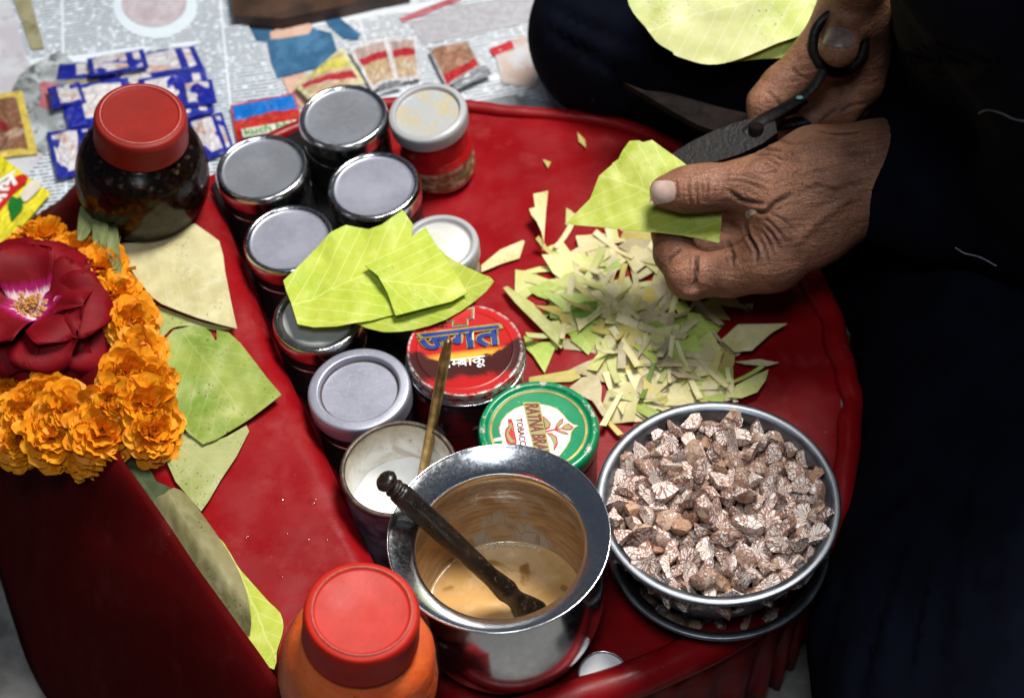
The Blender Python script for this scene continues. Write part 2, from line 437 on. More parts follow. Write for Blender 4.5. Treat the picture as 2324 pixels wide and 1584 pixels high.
# open tin with lime paste
M_enamel = NB('lime_wall'); k = M_enamel
z_ = k.xyz()[2]
st = k.noise(38, 6, .65, 1.2); st2 = k.noise(120, 4, .6)
c = k.mix(k.step(st, .42, .72), (.80, .80, .76), (.52, .46, .38)); c = k.mix(k.math('MULTIPLY', k.step(st2, .60, .68), k.step(st, .4, .6)), c, (.12, .11, .11))
c = k.mix(k.step(z_, .036, .056), c, k.mix(k.step(st2, .35, .65), (.62, .56, .42), (.45, .38, .27)))
k.set(color=c, rough=.55, normal=k.bump(st, .4, .002)); M_enamel = M_enamel.m
M_paste = plain('lime_paste', (.86, .87, .87), .35, .06, 50, .2)
M_rust = plain('rusty_rim', (.10, .075, .06), .45, .5, 160, .4, metal=.6)
M_purple = plain('smeared_purple_side', (.13, .10, .15), .45, .75, 55, .2)
H = .060; c0 = P(911, 1062, H+.0027); R = 262/2/S(911, 1062, H)
lt = thing('lime_tin', 'open tin of white lime paste with a brass rod standing in it', 'tin', (c0.x, c0.y, .0027), (0, -.03, 0))
obj('wall', lathe('wall', round_prof([(0, 0), (R*.98, 0), (R*.98, H-.001), (R*.955, H-.001), (R*.955, .003), (0, .003)], .0008), 96), [M_purple, M_enamel], lt, smooth=40)
for p in lt.children[0].data.polygons:
    if math.hypot(p.center.x, p.center.y) < R*.97 and p.center.z > .002: p.material_index = 1
obj('rim', lathe('rim', [(R*.975+.0016*math.cos(a), H-.0005+.0014*math.sin(a)) for a in np.linspace(0, 2*PI, 10)[:-1]], 96, closed=True, wob=lambda a, z: 1+.004*math.sin(5*a)), M_rust, lt, smooth=180)
v, f = [], []; nr = 14
pm_ = lathe('paste', [(0, .010)]+[(R*.95*q/nr, .010+.0135*(q/nr)**3) for q in range(1, nr+1)], 72)
for vv in pm_.vertices:
    d = Vector((.3, .95)).dot(Vector((vv.co.x, vv.co.y)))
    vv.co.z += .0025*fbm(vv.co.x*60, vv.co.y*60, 2)+max(0, d)*.10-.001
obj('paste', pm_, M_paste, lt, smooth=180)
# brass rod
M_brass = plain('dull_brass', (.36, .24, .09), .38, .5, 140, .5, metal=.9)
a, b = P(1018, 770, .128), P(951, 1120, .012)
pts = [a.lerp(b, t) for t in (0, .01, .03, .10, .14, .16, .22, .5, .8, 1)]
rod = tube_mesh('brass_rod', pts, [.0008, .0020, .0024, .0031, .0035, .0030, .0032, .0031, .0031, .0030], 14)
rod.transform(Matrix.Translation(-b))
tag(obj('brass_rod', rod, M_brass, loc=b, smooth=60), 'thin brass rod standing in the open tin of white lime paste', 'rod')

# ================================================================== jars
M_rlid = plain('red_plastic_lid', (.42, .016, .007), .45, .14, 30, .12, spec=.2)
M_rlid_d = plain('dark_red_plastic_lid', (.21, .013, .009), .5, .14, 30, .12, spec=.18)
def jar_glass(name, col):
    k = NB(name); nr = k.bump(k.noise(40, 2), .12, .003)
    tp = k.n('ShaderNodeBsdfTransparent'); k.put(tp.inputs[0], col); gl = k.n('ShaderNodeBsdfGlossy'); gl.inputs['Roughness'].default_value = .16; k.l(nr, gl.inputs['Normal'])
    lw_ = k.n('ShaderNodeLayerWeight'); lw_.inputs[0].default_value = .25; k.l(nr, lw_.inputs['Normal']); mx = k.n('ShaderNodeMixShader'); fr = k.n('ShaderNodeMath', operation='MULTIPLY_ADD'); k.l(lw_.outputs['Facing'], fr.inputs[0]); fr.inputs[1].default_value = .09; fr.inputs[2].default_value = .035
    k.l(fr.outputs[0], mx.inputs[0]); k.l(tp.outputs[0], mx.inputs[1]); k.l(gl.outputs[0], mx.inputs[2]); k.l(mx.outputs[0], k.out.inputs['Surface']); return k.m
M_scuff = plain('lid_scuff', (.46, .12, .10), .5, .2, 300, .4)
def screw_jar(name, lx, ly, wlid, wbody, H, z0, label, mlid, mglass, mcont, rot=(0, 0, 0), lidh=.024, fill=.8):
    c = P(lx, ly, z0+H); RL = wlid/2/S(lx, ly, z0+H); RB = wbody/2/S(lx, ly, z0+H*.5)
    up_ = Euler(rot).to_matrix() @ Vector((0, 0, H))
    t = thing(name, label, 'jar', (c.x-up_.x, c.y-up_.y, z0), rot)
    hs = H-lidh
    pr = [(0, .0015), (RB*.60, .001), (RB*.74, .004), (RB*.90, hs*.16), (RB*.99, hs*.34), (RB, hs*.50), (RB*.97, hs*.66), (RB*.88, hs*.83), (RL*.99, hs*.95), (RL*.93, hs), (RL*.90, H-.004)]
    pro = smooth_line(pr, 4)
    gl = lathe('glass_body', [tuple(q) for q in pro], 80)
    gl2 = obj('glass_body', gl, mglass, t, smooth=180)
    inner = [(0, .003)]+[(max(0, q[0]-.0011), max(q[1], .0035)) for q in pro if .004 < q[1] < hs*fill]
    zt = inner[-1][1]; inner += [(inner[-1][0]*.6, zt+.002), (0, zt+.001)]
    cm_ = lathe('contents', inner, 64)
    for vv in cm_.vertices:
        s_ = 1+.028*fbm(vv.co.x*70, vv.co.y*70, vv.co.z*70)-.02
        vv.co.x *= s_; vv.co.y *= s_; vv.co.z += .0012*fbm(vv.co.x*150, vv.co.y*150, 5)
    obj('contents', cm_, mcont, t, smooth=180)
    lp = round_prof([(0, H-.0006), (RL*.80, H-.0002), (RL*.83, H+.0007), (RL*.87, H+.0003), (RL*.955, H-.0002), (RL, H-.0035), (RL*1.005, H-lidh+.004), (RL*1.025, H-lidh), (RL*.95, H-lidh)], .0014, 3)
    lm = lathe('lid', lp, 120, wob=(lambda a, z: 1+(.004*math.sin(48*a) if H-lidh+.002 < z < H-.006 else 0)))
    lo = obj('lid', lm, mlid, t, smooth=50)
    obj('scuffed_ring', lathe('scuffed_ring', [(RL*.835, H+.0009), (RL*.85, H+.0012), (RL*.866, H+.0008)], 96), M_scuff, lo, smooth=60)
    return t
k = NB('brown_supari'); n1 = k.vor(150, out='Color'); n2 = k.vor(150)
cc = k.mix(k.step(k.noise(80, 5, .7), .42, .7), (.008, .004, .003), (.055, .022, .008)); cc = k.mix(k.step(k.noise(260, 3), .66, .72), cc, (.35, .27, .17))
k.set(color=cc, rough=.4, normal=k.bump(n2, 1., .004)); M_brown = k.m
k = NB('orange_preserve')
cc = k.mix(k.step(k.noise(28, 5, .6), .3, .7), (.74, .085, .012), (.80, .18, .035)); cc = k.mix(k.step(k.noise(60, 4), .62, .7), cc, (.30, .02, .008))
k.set(color=cc, rough=.5, normal=k.bump(k.noise(50, 4), .6, .004)); M_orange = k.m
G_clear = jar_glass('jar_plastic', (.95, .92, .90)); G_brown = jar_glass('jar_plastic_brown', (.42, .33, .27))
screw_jar('brown_jar', 318, 258, 212, 296, .088, ZL-.001, 'squat jar of dark brown bits with a dull red screw lid', M_rlid_d, G_brown, M_brown, (.03, .16, 0), .021, .96)
screw_jar('orange_jar', 821, 1384, 268, 372, .104, ZL-.001, 'clear jar of orange preserve with a bright red screw lid', M_rlid, G_clear, M_orange, (.03, .12, 0), .024, .985)

# ================================================================== steel pot with brown paste
HP = .098; pc = P(1140, 1217, HP); RP = 510/2/S(1140, 1217, HP)
k = NB('pot_steel'); sp = k.noise(500, 3, .6, co=k.map((1, 1, .06)))
scr = k.noise(170, 4, .65, 1.5)
k.set(color=k.mix(k.step(scr, .35, .7), (.84, .87, .90), (.90, .93, .96)), metal=1., rough=k.step(k.noise(420, 4, .7, 1.), .4, .7, .15, .24), normal=k.bump(k.noise(900, 3, .7, co=k.map((1, 1, 12))), .02, .0003)); M_pot = k.m
k = NB('pot_inside'); zz = k.xyz()[2]
film = k.noise(26, 5, .6, 1.0); str_ = k.noise(70, 4, .6, co=k.map((1, 1, 9)))
fm = k.step(k.math('ADD', film, k.math('MULTIPLY', str_, .45)), .62, .86)
vein = k.step(k.vor(130, 'DISTANCE_TO_EDGE', co=k.map((1, 1, .5))), .0, .035)
fcol = k.mix(k.step(str_, .35, .65), (.55, .35, .17), (.36, .22, .11)); pale = k.mix(vein, (.30, .22, .14), (.46, .40, .32))
fcol = k.mix(k.step(k.noise(20, 3), .60, .66), fcol, pale)
fm2 = k.math('MULTIPLY', k.math('MAXIMUM', fm, k.step(zz, .050, .040)), k.step(zz, .088, .083))
k.set(color=k.mix(fm2, (.62, .57, .52), fcol), metal=k.math('MULTIPLY_ADD', fm2, -.75, 1.), rough=k.math('MULTIPLY_ADD', fm2, .22, .22), normal=k.bump(film, .3, .002)); M_potin = k.m
k = NB('brown_paste'); n1 = k.noise(32, 5, .6, .8)
cc = k.mix(k.step(n1, .38, .66), (.60, .34, .12), (.76, .50, .24)); cc = k.mix(k.step(k.noise(55, 3, .5, .5), .58, .68), cc, (.36, .17, .045))
cc = k.mix(k.math('MULTIPLY', k.step(k.vor(260), .0, .10, 1, 0), k.step(k.noise(70, 2), .5, .55)), cc, (.12, .05, .02))
k.set(color=cc, rough=.16, normal=k.bump(k.noise(90, 4), .12, .002), coat=.3, coatr=.05); M_paste2 = k.m
pot = thing('steel_pot', 'shiny round steel pot holding runny tan paste', 'pot', (pc.x, pc.y, .0015), (.0, -.02, 0))
R = RP; H = HP
outer = smooth_line([(0, .0015), (R*.50, .0005), (R*.66, .002), (R*.80, .010), (R*.90, .028), (R*.925, .045), (R*.90, .062), (R*.84, .076), (R*.80, .0835), (R*.815, .0875), (R*.90, .0922), (R*.985, .0960), (R, .0972)], 4)
lip = [(R*.998, .0980), (R*.99, .0982)]
inner = smooth_line([(R*.985, .0978), (R*.93, .0962), (R*.84, .0927), (R*.775, .0893), (R*.757, .0860), (R*.765, .082), (R*.82, .072), (R*.875, .060), (R*.89, .045), (R*.855, .032), (R*.74, .018), (R*.55, .011), (0, .010)], 4)
me = lathe('body', [tuple(q) for q in outer]+lip+[tuple(q) for q in inner], 112)
po = obj('body', me, [M_pot, M_potin], pot, smooth=180)
for p in me.polygons:
    if p.index >= 112*(len(outer)+len(lip)) and p.center.z < .0875: p.material_index = 1
inz = sorted((q[1], q[0]) for q in inner if q[1] < .062)
rin = lambda z: float(np.interp(z, [q[0] for q in inz], [q[1] for q in inz]))
ZQ = float(min((abs(pix((pc.x, pc.y+rin(z), z))[1]-1233), z) for z in np.linspace(.016, .06, 90))[1]); print('paste level', ZQ, rin(ZQ)/R)
RQ = rin(ZQ)
li = smooth_line([(0, ZQ), (RQ*.6, ZQ), (RQ*.95, ZQ+.0002), (RQ*1.012, ZQ+.0012)], 5)
lq = lathe('paste', [tuple(q) for q in li], 96)
for vv in lq.vertices: vv.co.z += .00045*fbm(vv.co.x*45, vv.co.y*45, 8)
pq = obj('paste', lq, M_paste2, pot, smooth=180)
M_bub = plain('paste_bubble', (.62, .42, .2), .12, .1, 50, .05, coat=.5)
rnd = random.Random(3)
M_foam = plain('pale_foam', (.75, .62, .42), .2, .1, 90, .1, coat=.6)
bme = lathe('bubbles', [(0, .0009), (.0006, .0007), (.0010, 0)], 10)
bv, bf = [], []
for q in range(46):
    a_ = PI*.5+rnd.gauss(.0, .26); rr_ = RQ*(.975-abs(rnd.gauss(0, .02))); s_ = rnd.uniform(.5, 1.5)
    o_ = len(bv)
    for vv in bme.vertices: bv.append((rr_*math.cos(a_)+vv.co.x*s_, rr_*math.sin(a_)+vv.co.y*s_, ZQ+.0006+vv.co.z*s_))
    for p in bme.polygons: bf.append(tuple(i+o_ for i in p.vertices))
bub = obj('foam', mesh('foam', bv, bf), M_foam, pq, smooth=180); bub['kind'] = 'stuff'
bpy.data.meshes.remove(bme)
# dark stirring stick
M_stick = NB('stick_wood'); k = M_stick
n1 = k.noise(90, 5, .65); n2 = k.noise(400, 4, .7)
cc = k.mix(k.step(n1, .35, .7), (.006, .0045, .004), (.022, .012, .007)); cc = k.mix(k.math('MULTIPLY', k.step(n2, .58, .70), .7), cc, (.20, .13, .09))
k.set(color=cc, rough=k.step(n1, .3, .7, .22, .5), normal=k.bump(n1, .5, .002)); M_stick = k.m
a = P(866, 1081, .128); b = P(1206, 1392, ZQ+.001)
ax = (b-a); LT = ax.length; b2 = b+ax.normalized()*.016; ax = b2-a; Ls = ax.length
prof = [(0, .0012), (.006, .0048), (.016, .0066), (.028, .0073), (.042, .0064), (.056, .0042), (.062, .0046), (.068, .0064), (.077, .0062), (.083, .0046), (.090, .0054), (.097, .0070), (.13, .0074), (.3, .0073), (.5, .0066), (.63, .0061), (.70, .0072), (.74, .0078), (.77, .0066), (.80, .0066), (.84, .0088), (.90, .0108), (.97, .0115), (1., .0112)]
prof = smooth_line(prof, 3)
v, f = [], []; seg = 18; t = ax.normalized(); sd = t.cross(Vector((0, -.5, 1))).normalized(); up = sd.cross(t).normalized()
for i, (q, r_) in enumerate(prof):
    fl = 1.0 if q < .68 else max(.34, 1-(q-.68)*2.4)
    for j in range(seg):
        an = 2*PI*j/seg; rr_ = .86*r_*(1+.05*fbm(math.cos(an)*2, math.sin(an)*2, q*14))
        v.append(a+ax*q+sd*(rr_*math.cos(an))+up*(rr_*fl*math.sin(an))-b)
    if i:
        for j in range(seg): f.append(((i-1)*seg+j, (i-1)*seg+(j+1) % seg, i*seg+(j+1) % seg, i*seg+j))
f += [tuple(range(seg))[::-1], tuple((len(prof)-1)*seg+j for j in range(seg))]
me = mesh('stirring_stick', v, f); fixn(me)
tag(obj('stirring_stick', me, M_stick, loc=b, smooth=180), 'dark wooden stick with a turned knob leaning in the tan paste', 'stick')

# small white-topped tin in front of the pot
zc = .007; c0 = P(1368, 1528, zc); R = 114/2/S(1368, 1528, zc)
wt = thing('small_tin', 'small round tin with a white top at the rolled front edge', 'tin', (c0.x, c0.y, .001))
obj('body', lathe('body', round_prof([(0, 0), (R*.98, 0), (R, .001), (R, zc-.001), (R*.985, zc), (R*.95, zc-.0002), (R*.94, zc-.0012), (0, zc-.0012)], .0006), 72), M_rim, wt, smooth=40)
obj('top', lathe('top', [(0, zc-.0004), (R*.90, zc-.0005), (R*.935, zc-.0012)], 72), plain('white_enamel', (.86, .87, .88), .5, .04, 60, .08, spec=.2), wt, smooth=15)

# ================================================================== printing on lids: thin flat shapes placed on a plane
def flat_poly(name, pts, th, mat, parent, inv):
    """pts: world points of an outline on one level; a thin raised print"""
    o3 = [inv @ Vector(p) for p in pts]; z = sum(p.z for p in o3)/len(o3)
    r = delaunay_2d_cdt([Vector((p.x, p.y)) for p in o3], [(i, (i+1) % len(o3)) for i in range(len(o3))], [], 1, 1e-9)
    arr_ = np.array([(p.x, p.y) for p in o3])
    fs_ = [tuple(q) for q in r[2] if inside(sum(r[0][k].x for k in q)/3, sum(r[0][k].y for k in q)/3, arr_)]
    me_ = solid_sheet(name, [(p.x, p.y, z) for p in r[0]], fs_, th)
    return obj(name, me_, mat, parent)
def glyph_mesh(body, offset=0.0, res=3):
    c = bpy.data.curves.new('glyph', 'FONT'); c.body = body; c.resolution_u = res; c.offset = offset; c.fill_mode = 'FRONT'
    o = bpy.data.objects.new('glyph', c); COL.objects.link(o)
    bpy.context.view_layer.update()
    m_ = bpy.data.meshes.new_from_object(o.evaluated_get(bpy.context.evaluated_depsgraph_get()))
    bpy.data.objects.remove(o); bpy.data.curves.remove(c)
    return m_
def bounds(m_):
    xs = [v.co.x for v in m_.vertices]; ys = [v.co.y for v in m_.vertices]; return min(xs), max(xs), min(ys), max(ys)
def lay_text(name, m_, p0, p1, p2, z, th, mat, parent, inv, box=None):
    x0, x1, y0, y1 = box or bounds(m_)
    A, B, C_ = P(*p0, z), P(*p1, z), P(*p2, z)
    for v in m_.vertices:
        u, t = (v.co.x-x0)/(x1-x0), (v.co.y-y0)/(y1-y0); v.co = inv @ (A+(B-A)*u+(C_-A)*t)
    vs_ = [v.co.copy() for v in m_.vertices]; fs_ = [tuple(p.vertices) for p in m_.polygons]
    me_ = solid_sheet(name, vs_, fs_, th); bpy.data.meshes.remove(m_)
    return obj(name, me_, mat, parent)
def join_glyphs(parts):
    v, f = [], []
    for m_, dx, dy, sx in parts:
        o_ = len(v); v += [(q.co.x*sx+dx, q.co.y+dy, 0) for q in m_.vertices]; f += [tuple(i+o_ for i in p.vertices) for p in m_.polygons]
    return mesh('glyphs', v, f)
def pr(name, col, rough=.35, metal=0.):
    return plain(name, col, rough, .08, 90, .06, metal=metal)
P_white, P_blue, P_gold, P_dark, P_green, P_red = pr('print_white', (.75, .74, .72)), pr('print_blue', (.008, .03, .20)), pr('print_gold', (.45, .36, .12), .3, .6), pr('print_dark', (.02, .01, .01)), pr('print_green', (.02, .14, .03)), pr('print_red', (.45, .012, .01))
P_orange = pr('print_orange', (.60, .18, .03)); P_maroon = pr('print_maroon', (.16, .008, .008)); P_olive = pr('print_olive', (.28, .27, .09))

# ---- red tobacco tin
k = NB('red_tin_lid')
x_, y_, _z = k.xyz()
rad = k.math('SQRT', k.math('ADD', k.math('MULTIPLY', x_, x_), k.math('MULTIPLY', y_, y_)))
RJ = 268/2/S(1055, 792, .064)
un = k.math('DIVIDE', x_, RJ); vn = k.math('DIVIDE', y_, RJ)
wob_ = k.math('MULTIPLY', k.math('SUBTRACT', k.noise(110, 4, .6), .5), .35)
vv_ = k.math('ADD', vn, wob_)
hill = k.math('MULTIPLY', k.math('POWER', k.math('ABSOLUTE', un), 1.5), .42)          # smoke rises at both sides
glow = k.math('MULTIPLY', k.step(vn, -.42, -.24), k.step(vn, .02, -.12))
cc = k.mix(k.math('MULTIPLY', glow, k.step(k.math('ABSOLUTE', un), .95, .3)), (.42, .006, .006), (.78, .38, .03))
smk = k.math('MULTIPLY', k.step(vv_, -.66, -.5), k.step(k.math('SUBTRACT', vv_, hill), -.22, -.30))
cc = k.mix(smk, cc, (.045, .004, .003))
worn = k.math('MULTIPLY', k.step(k.math('DIVIDE', rad, RJ), .925, .965), k.step(k.noise(240, 4, .7), .42, .6))
k.set(color=k.mix(worn, cc, (.55, .5, .48)), rough=.30, metal=k.math('MULTIPLY', worn, .5), normal=k.bump(k.noise(70, 3), .08, .001)); M_jlid = k.m
k = NB('red_tin_body'); n1 = k.noise(38, 4, .6)
cc = k.mix(k.step(n1, .45, .55), (.16, .006, .008), (.035, .012, .012)); cc = k.mix(k.step(k.noise(60, 3), .62, .66), cc, (.30, .22, .20))
k.set(color=cc, rough=.3); M_jbody = k.m
def printed_tin(name, label, x, y, wpx, H, mlid, mbody, dirpx, tilt, prof):
    z0 = .002; c = P(x, y, z0+H); R = wpx/2/S(x, y, z0+H)
    a_, b_ = P(*dirpx[0], z0+H), P(*dirpx[1], z0+H); th = math.atan2(b_.y-a_.y, b_.x-a_.x)
    t = thing(name, label, 'tin', (c.x, c.y, z0), (tilt[0], tilt[1], th))
    M_ = Matrix.Translation((c.x, c.y, z0)) @ Euler((tilt[0], tilt[1], th)).to_matrix().to_4x4()
    obj('body', lathe('body', round_prof([(0, 0), (R*.93, 0), (R*.965, .003), (R*.965, H-.016), (R*.93, H-.010), (0, H-.010)], .002), 80), mbody, t, smooth=40)
    lo = obj('lid', lathe('lid', round_prof([(r*R, H+dz) for r, dz in prof], .0009, 3), 112), mlid, t, smooth=45)
    bpy.context.view_layer.update()
    return t, lo, (M_.inverted()), R, z0+H
t, lo, inv, RJ2, zt = printed_tin('red_tin', 'round red printed tin with blue and gold lettering beside the green tin', 1055, 792, 268, .062, M_jlid, M_jbody, ((946, 757), (1137, 734)), (0, 0),
    [(0, -.0006), (.80, -.0006), (.815, -.0002), (.83, -.0005), (.95, -.0004), (.985, -.0002), (1., -.0022), (1., -.0055), (.985, -.0065), (1.0, -.0080), (1.015, -.0092), (.99, -.0104)])
obj('bead', lathe('bead', [(RJ2*1.012+.0009*math.cos(a), .062-.0092+.0009*math.sin(a)) for a in np.linspace(0, 2*PI, 9)[:-1]], 96, closed=True), M_rim, lo, smooth=180)
zl = zt-.0003
box = ((948, 804), (1144, 783), (945, 757))
o1_ = lay_text('lettering', glyph_mesh('जगत', .055), *box, zl+.0006, .0010, P_gold, lo, inv)
o2_ = lay_text('lettering', glyph_mesh('जगत', .022), (952, 802), (1140, 782), (949, 759), zl+.0011, .0008, P_blue, lo, inv)
hb = [(944, 756), (1134, 733), (1143, 744), (1130, 747), (962, 768), (952, 768)]
flat_poly('lettering', [P(x, y, zl+.0013) for x, y in hb], .0008, P_gold, lo, inv)
hb = [(954, 758), (1130, 738), (1134, 743), (962, 764)]
flat_poly('lettering', [P(x, y, zl+.0017) for x, y in hb], .0008, P_blue, lo, inv)
gm = lambda s_: glyph_mesh(s_, .012)
ta, ma, ba, aa, ka, uu = gm('त'), gm('म'), gm('ब'), gm('ा'), gm('क'), gm('ू')
def wid(m_): b_ = bounds(m_); return b_[0], b_[1]
bm = bmesh.new(); bm.from_mesh(ma); xr = wid(ma)[1]
bmesh.ops.bisect_plane(bm, geom=bm.verts[:]+bm.edges[:]+bm.faces[:], plane_co=(xr-.175, 0, 0), plane_no=(1, 0, 0), clear_outer=True); bm.to_mesh(ma); bm.free()
cur = 0; seq = []
for m_, adv in ((ta, -.01), (ma, -.05), (ba, -.01), (aa, -.01), (ka, -.01)):
    a_, b_ = wid(m_); seq.append((m_, cur-a_, 0, 1.)); cur += (b_-a_)+adv
a_, b_ = wid(uu); seq.append((uu, cur-.30-(a_+b_)/2, 0, 1.))
jg = join_glyphs(seq); yb = [v.co.y for v in jg.vertices]
lay_text('lettering', jg, (1003, 836), (1102, 824), (1001, 819), zl+.0007, .0006, P_white, lo, inv, box=(0, cur, 0, .62))
for m_ in (ta, ma, ba, aa, ka, uu): bpy.data.meshes.remove(m_)
lay_text('lettering', glyph_mesh('No.', .01), (982, 744), (1015, 740), (981, 732), zl+.0006, .0005, P_dark, lo, inv)
def plus(cx_, cy_, hx, hy, tx, ty):
    pts = [(-tx, -hy), (tx, -hy), (tx, -ty), (hx, -ty), (hx, ty), (tx, ty), (tx, hy), (-tx, hy), (-tx, ty), (-hx, ty), (-hx, -ty), (-tx, -ty)]
    return [(cx_+a-.10*b*.3, cy_+b-a*.11) for a, b in pts]
for i, (s_, m_) in enumerate(((1., P_white), (.90, P_green), (.74, P_gold), (.60, P_red))):
    d = (1-s_)*12
    flat_poly('printed_cross', [P(x, y, zl+.0006+.00025*i) for x, y in plus(1045, 714, 31-d, 26-d, 18-d*.8, 13-d*.7)], .0005, m_, lo, inv)

# ---- green tobacco tin
k = NB('green_tin_lid'); x_, y_, _z = k.xyz()
rad = k.math('SQRT', k.math('ADD', k.math('MULTIPLY', x_, x_), k.math('MULTIPLY', y_, y_)))
RG = 279/2/S(1222, 970, .058)
q = k.math('DIVIDE', rad, RG)
chip = k.math('MULTIPLY', k.math('MULTIPLY', k.step(q, .84, .90), k.step(q, .975, .94)), k.step(k.noise(300, 4, .7, co=k.map((.35, .35, 1))), .54, .60))
salt = k.math('MULTIPLY', k.step(k.vor(330), .0, .14, 1, 0), k.step(k.noise(60, 2), .54, .6))
cc = k.mix(k.step(k.noise(60, 4), .3, .7), (.003, .19, .075), (.006, .24, .10))
cc = k.mix(chip, cc, (.42, .40, .36)); cc = k.mix(salt, cc, (.8, .8, .78))
k.set(color=cc, rough=.28, normal=k.bump(k.noise(120, 3), .1, .0008)); M_glid = k.m
M_gbody = plain('green_tin_body', (.05, .04, .035), .35, .5, 60, .1)
t, lo, inv, RG2, zt = printed_tin('green_tin', 'round green printed tin with a white leaf emblem behind the steel pot', 1222, 970, 277, .056, M_glid, M_gbody, ((1120, 1040), (1320, 1010)), (0, 0),
    [(0, -.0022), (.83, -.0022), (.855, -.0016), (.88, -.0002), (.93, .0), (.975, -.0008), (1., -.0034), (1., -.0105), (.985, -.0120), (.96, -.011)])
zl = zt-.0021
def gc(x, y): return ((1880+x/3.96)/1.7625, (1520+y/3.96)/1.7625)
obj('printed_ring', lathe('printed_ring', [(RG2*.765, .056-.0021), (RG2*.765, .056-.00185), (RG2*.805, .056-.00185), (RG2*.805, .056-.0021)], 96), P_gold, lo)
LF = [(1725, 720), (1640, 700), (1560, 640), (1480, 540), (1380, 450), (1250, 400), (1110, 372), (1000, 366), (840, 398), (700, 450), (580, 530), (490, 640), (452, 760), (458, 840), (490, 900), (365, 928), (365, 975), (505, 960), (500, 1010), (540, 1110), (680, 1240), (850, 1320), (1050, 1340), (1250, 1290), (1420, 1200), (1530, 1060), (1590, 950), (1605, 830), (1650, 765)]
lc = (1050, 830)
flat_poly('printed_leaf', [P(*gc(*p), zl+.0003) for p in LF], .0003, P_gold, lo, inv)
flat_poly('printed_leaf', [P(*gc(*(lc[0]+(a-lc[0])*.968, lc[1]+(b-lc[1])*.968)), zl+.0005) for a, b in LF], .0003, P_white, lo, inv)
flat_poly('printed_band', [P(*gc(*p), zl+.0008) for p in [(835, 350), (1105, 350), (1320, 1330), (1060, 1345)]], .0003, P_gold, lo, inv)
flat_poly('printed_band', [P(*gc(*p), zl+.0010) for p in [(850, 362), (1095, 362), (1305, 1318), (1073, 1332)]], .0003, P_olive, lo, inv)
lay_text('lettering', glyph_mesh('RATNA BRAND', .022), gc(868, 374), gc(1075, 1310), gc(1083, 374), zl+.0013, .0003, P_maroon, lo, inv)
lay_text('lettering', glyph_mesh('TOBACCO', .02), gc(722, 606), gc(806, 1120), gc(826, 598), zl+.0008, .0003, P_maroon, lo, inv)
for pts, m1, m2 in (([(600, 620), (655, 610), (690, 700), (705, 800), (740, 960), (730, 1060), (640, 1060), (570, 960), (548, 860), (560, 780), (610, 720)], P_red, P_olive),
                    ([(1150, 560), (1230, 620), (1285, 690), (1260, 760), (1190, 790), (1170, 700)], P_red, P_olive),
                    ([(1210, 830), (1300, 840), (1380, 900), (1395, 1010), (1330, 1130), (1320, 990), (1270, 890)], P_red, P_olive),
                    ([(1340, 770), (1370, 690), (1430, 620), (1485, 605), (1470, 680), (1400, 750)], P_red, P_olive),
                    ([(1340, 790), (1440, 790), (1530, 820), (1570, 865), (1480, 850), (1400, 820)], P_red, P_olive),
                    ([(1440, 765), (1500, 705), (1560, 680), (1645, 745), (1600, 790), (1500, 790)], P_red, P_olive)):
    cx_ = sum(a for a, b in pts)/len(pts); cy_ = sum(b for a, b in pts)/len(pts)
    flat_poly('printed_motif', [P(*gc(*p), zl+.0008) for p in pts], .0003, m1, lo, inv)
    flat_poly('printed_motif', [P(*gc(cx_+(a-cx_)*.7, cy_+(b-cy_)*.7), zl+.0010) for a, b in pts], .0003, m2, lo, inv)
flat_poly('printed_motif', [P(*gc(*p), zl+.0009) for p in [(1195, 800), (1340, 770), (1450, 755), (1450, 770), (1340, 790), (1200, 822)]], .0003, P_red, lo, inv)
flat_poly('printed_motif', [P(*gc(*p), zl+.0012) for p in [(610, 830), (660, 740), (690, 830), (720, 920), (690, 950), (650, 900)]], .0003, P_red, lo, inv)

# ---- clear tub with pale powder, and a pale tub
k = NB('tub_lid_clear'); x_, y_, _z = k.xyz()
n1 = k.noise(62, 5, .65); n2 = k.vor(260)
cc = k.mix(k.step(n1, .36, .66), (.46, .38, .23), (.36, .40, .43)); cc = k.mix(k.math('MULTIPLY', k.step(n2, .25, .05), .4), cc, (.62, .56, .42))
k.set(color=cc, rough=.22, normal=k.bump(n1, .2, .002), coat=.6, coatr=.1); M_tublid = k.m
k = NB('milky_plastic'); k.set(color=(.62, .64, .67), rough=.35, trans=.45, sss=.0, normal=k.bump(k.noise(60, 3), .1, .001)); M_milky = k.m
k = NB('tub_wrap'); x_, y_, z_ = k.xyz(); n1 = k.noise(75, 3, .6)
ang = k.math('ARCTAN2', y_, x_)
seed_ = k.mix(k.step(k.noise(150, 4), .45, .6), (.10, .11, .04), (.42, .36, .24)); seed_ = k.mix(k.step(k.vor(210), .12, .3), (.03, .10, .02), seed_)
wrap = k.mix(k.math('MULTIPLY', k.step(n1, .60, .64), k.step(z_, .032, .036)), (.36, .008, .01), (.50, .22, .02))
wrap = k.mix(k.math('MULTIPLY', k.step(k.noise(60, 2), .62, .66), k.step(z_, .036, .04)), wrap, (.20, .06, .30))
cc = k.mix(k.step(z_, .0215, .0235), seed_, wrap); cc = k.mix(k.step(z_, .0055, .0045), cc, (.30, .01, .01))
k.set(color=cc, rough=.22, coat=.6, coatr=.06); M_wrap = k.m
H = .060; c0 = P(970, 251, H); R = 182/2/S(970, 251, H)
tb = thing('plastic_tub', 'clear tub with a red wrapper and pale powder under its lid', 'tub', (c0.x+.006, c0.y, .0025), (-.0, -.11, .4))
obj('body', lathe('body', round_prof([(0, 0), (R*.86, 0), (R*.92, .003), (R*.92, .012), (R*.90, .014), (R*.92, .016), (R*.94, .024), (R*.86, .028), (R*.86, H-.009), (0, H-.009)], .002), 80), M_wrap, tb, smooth=45)
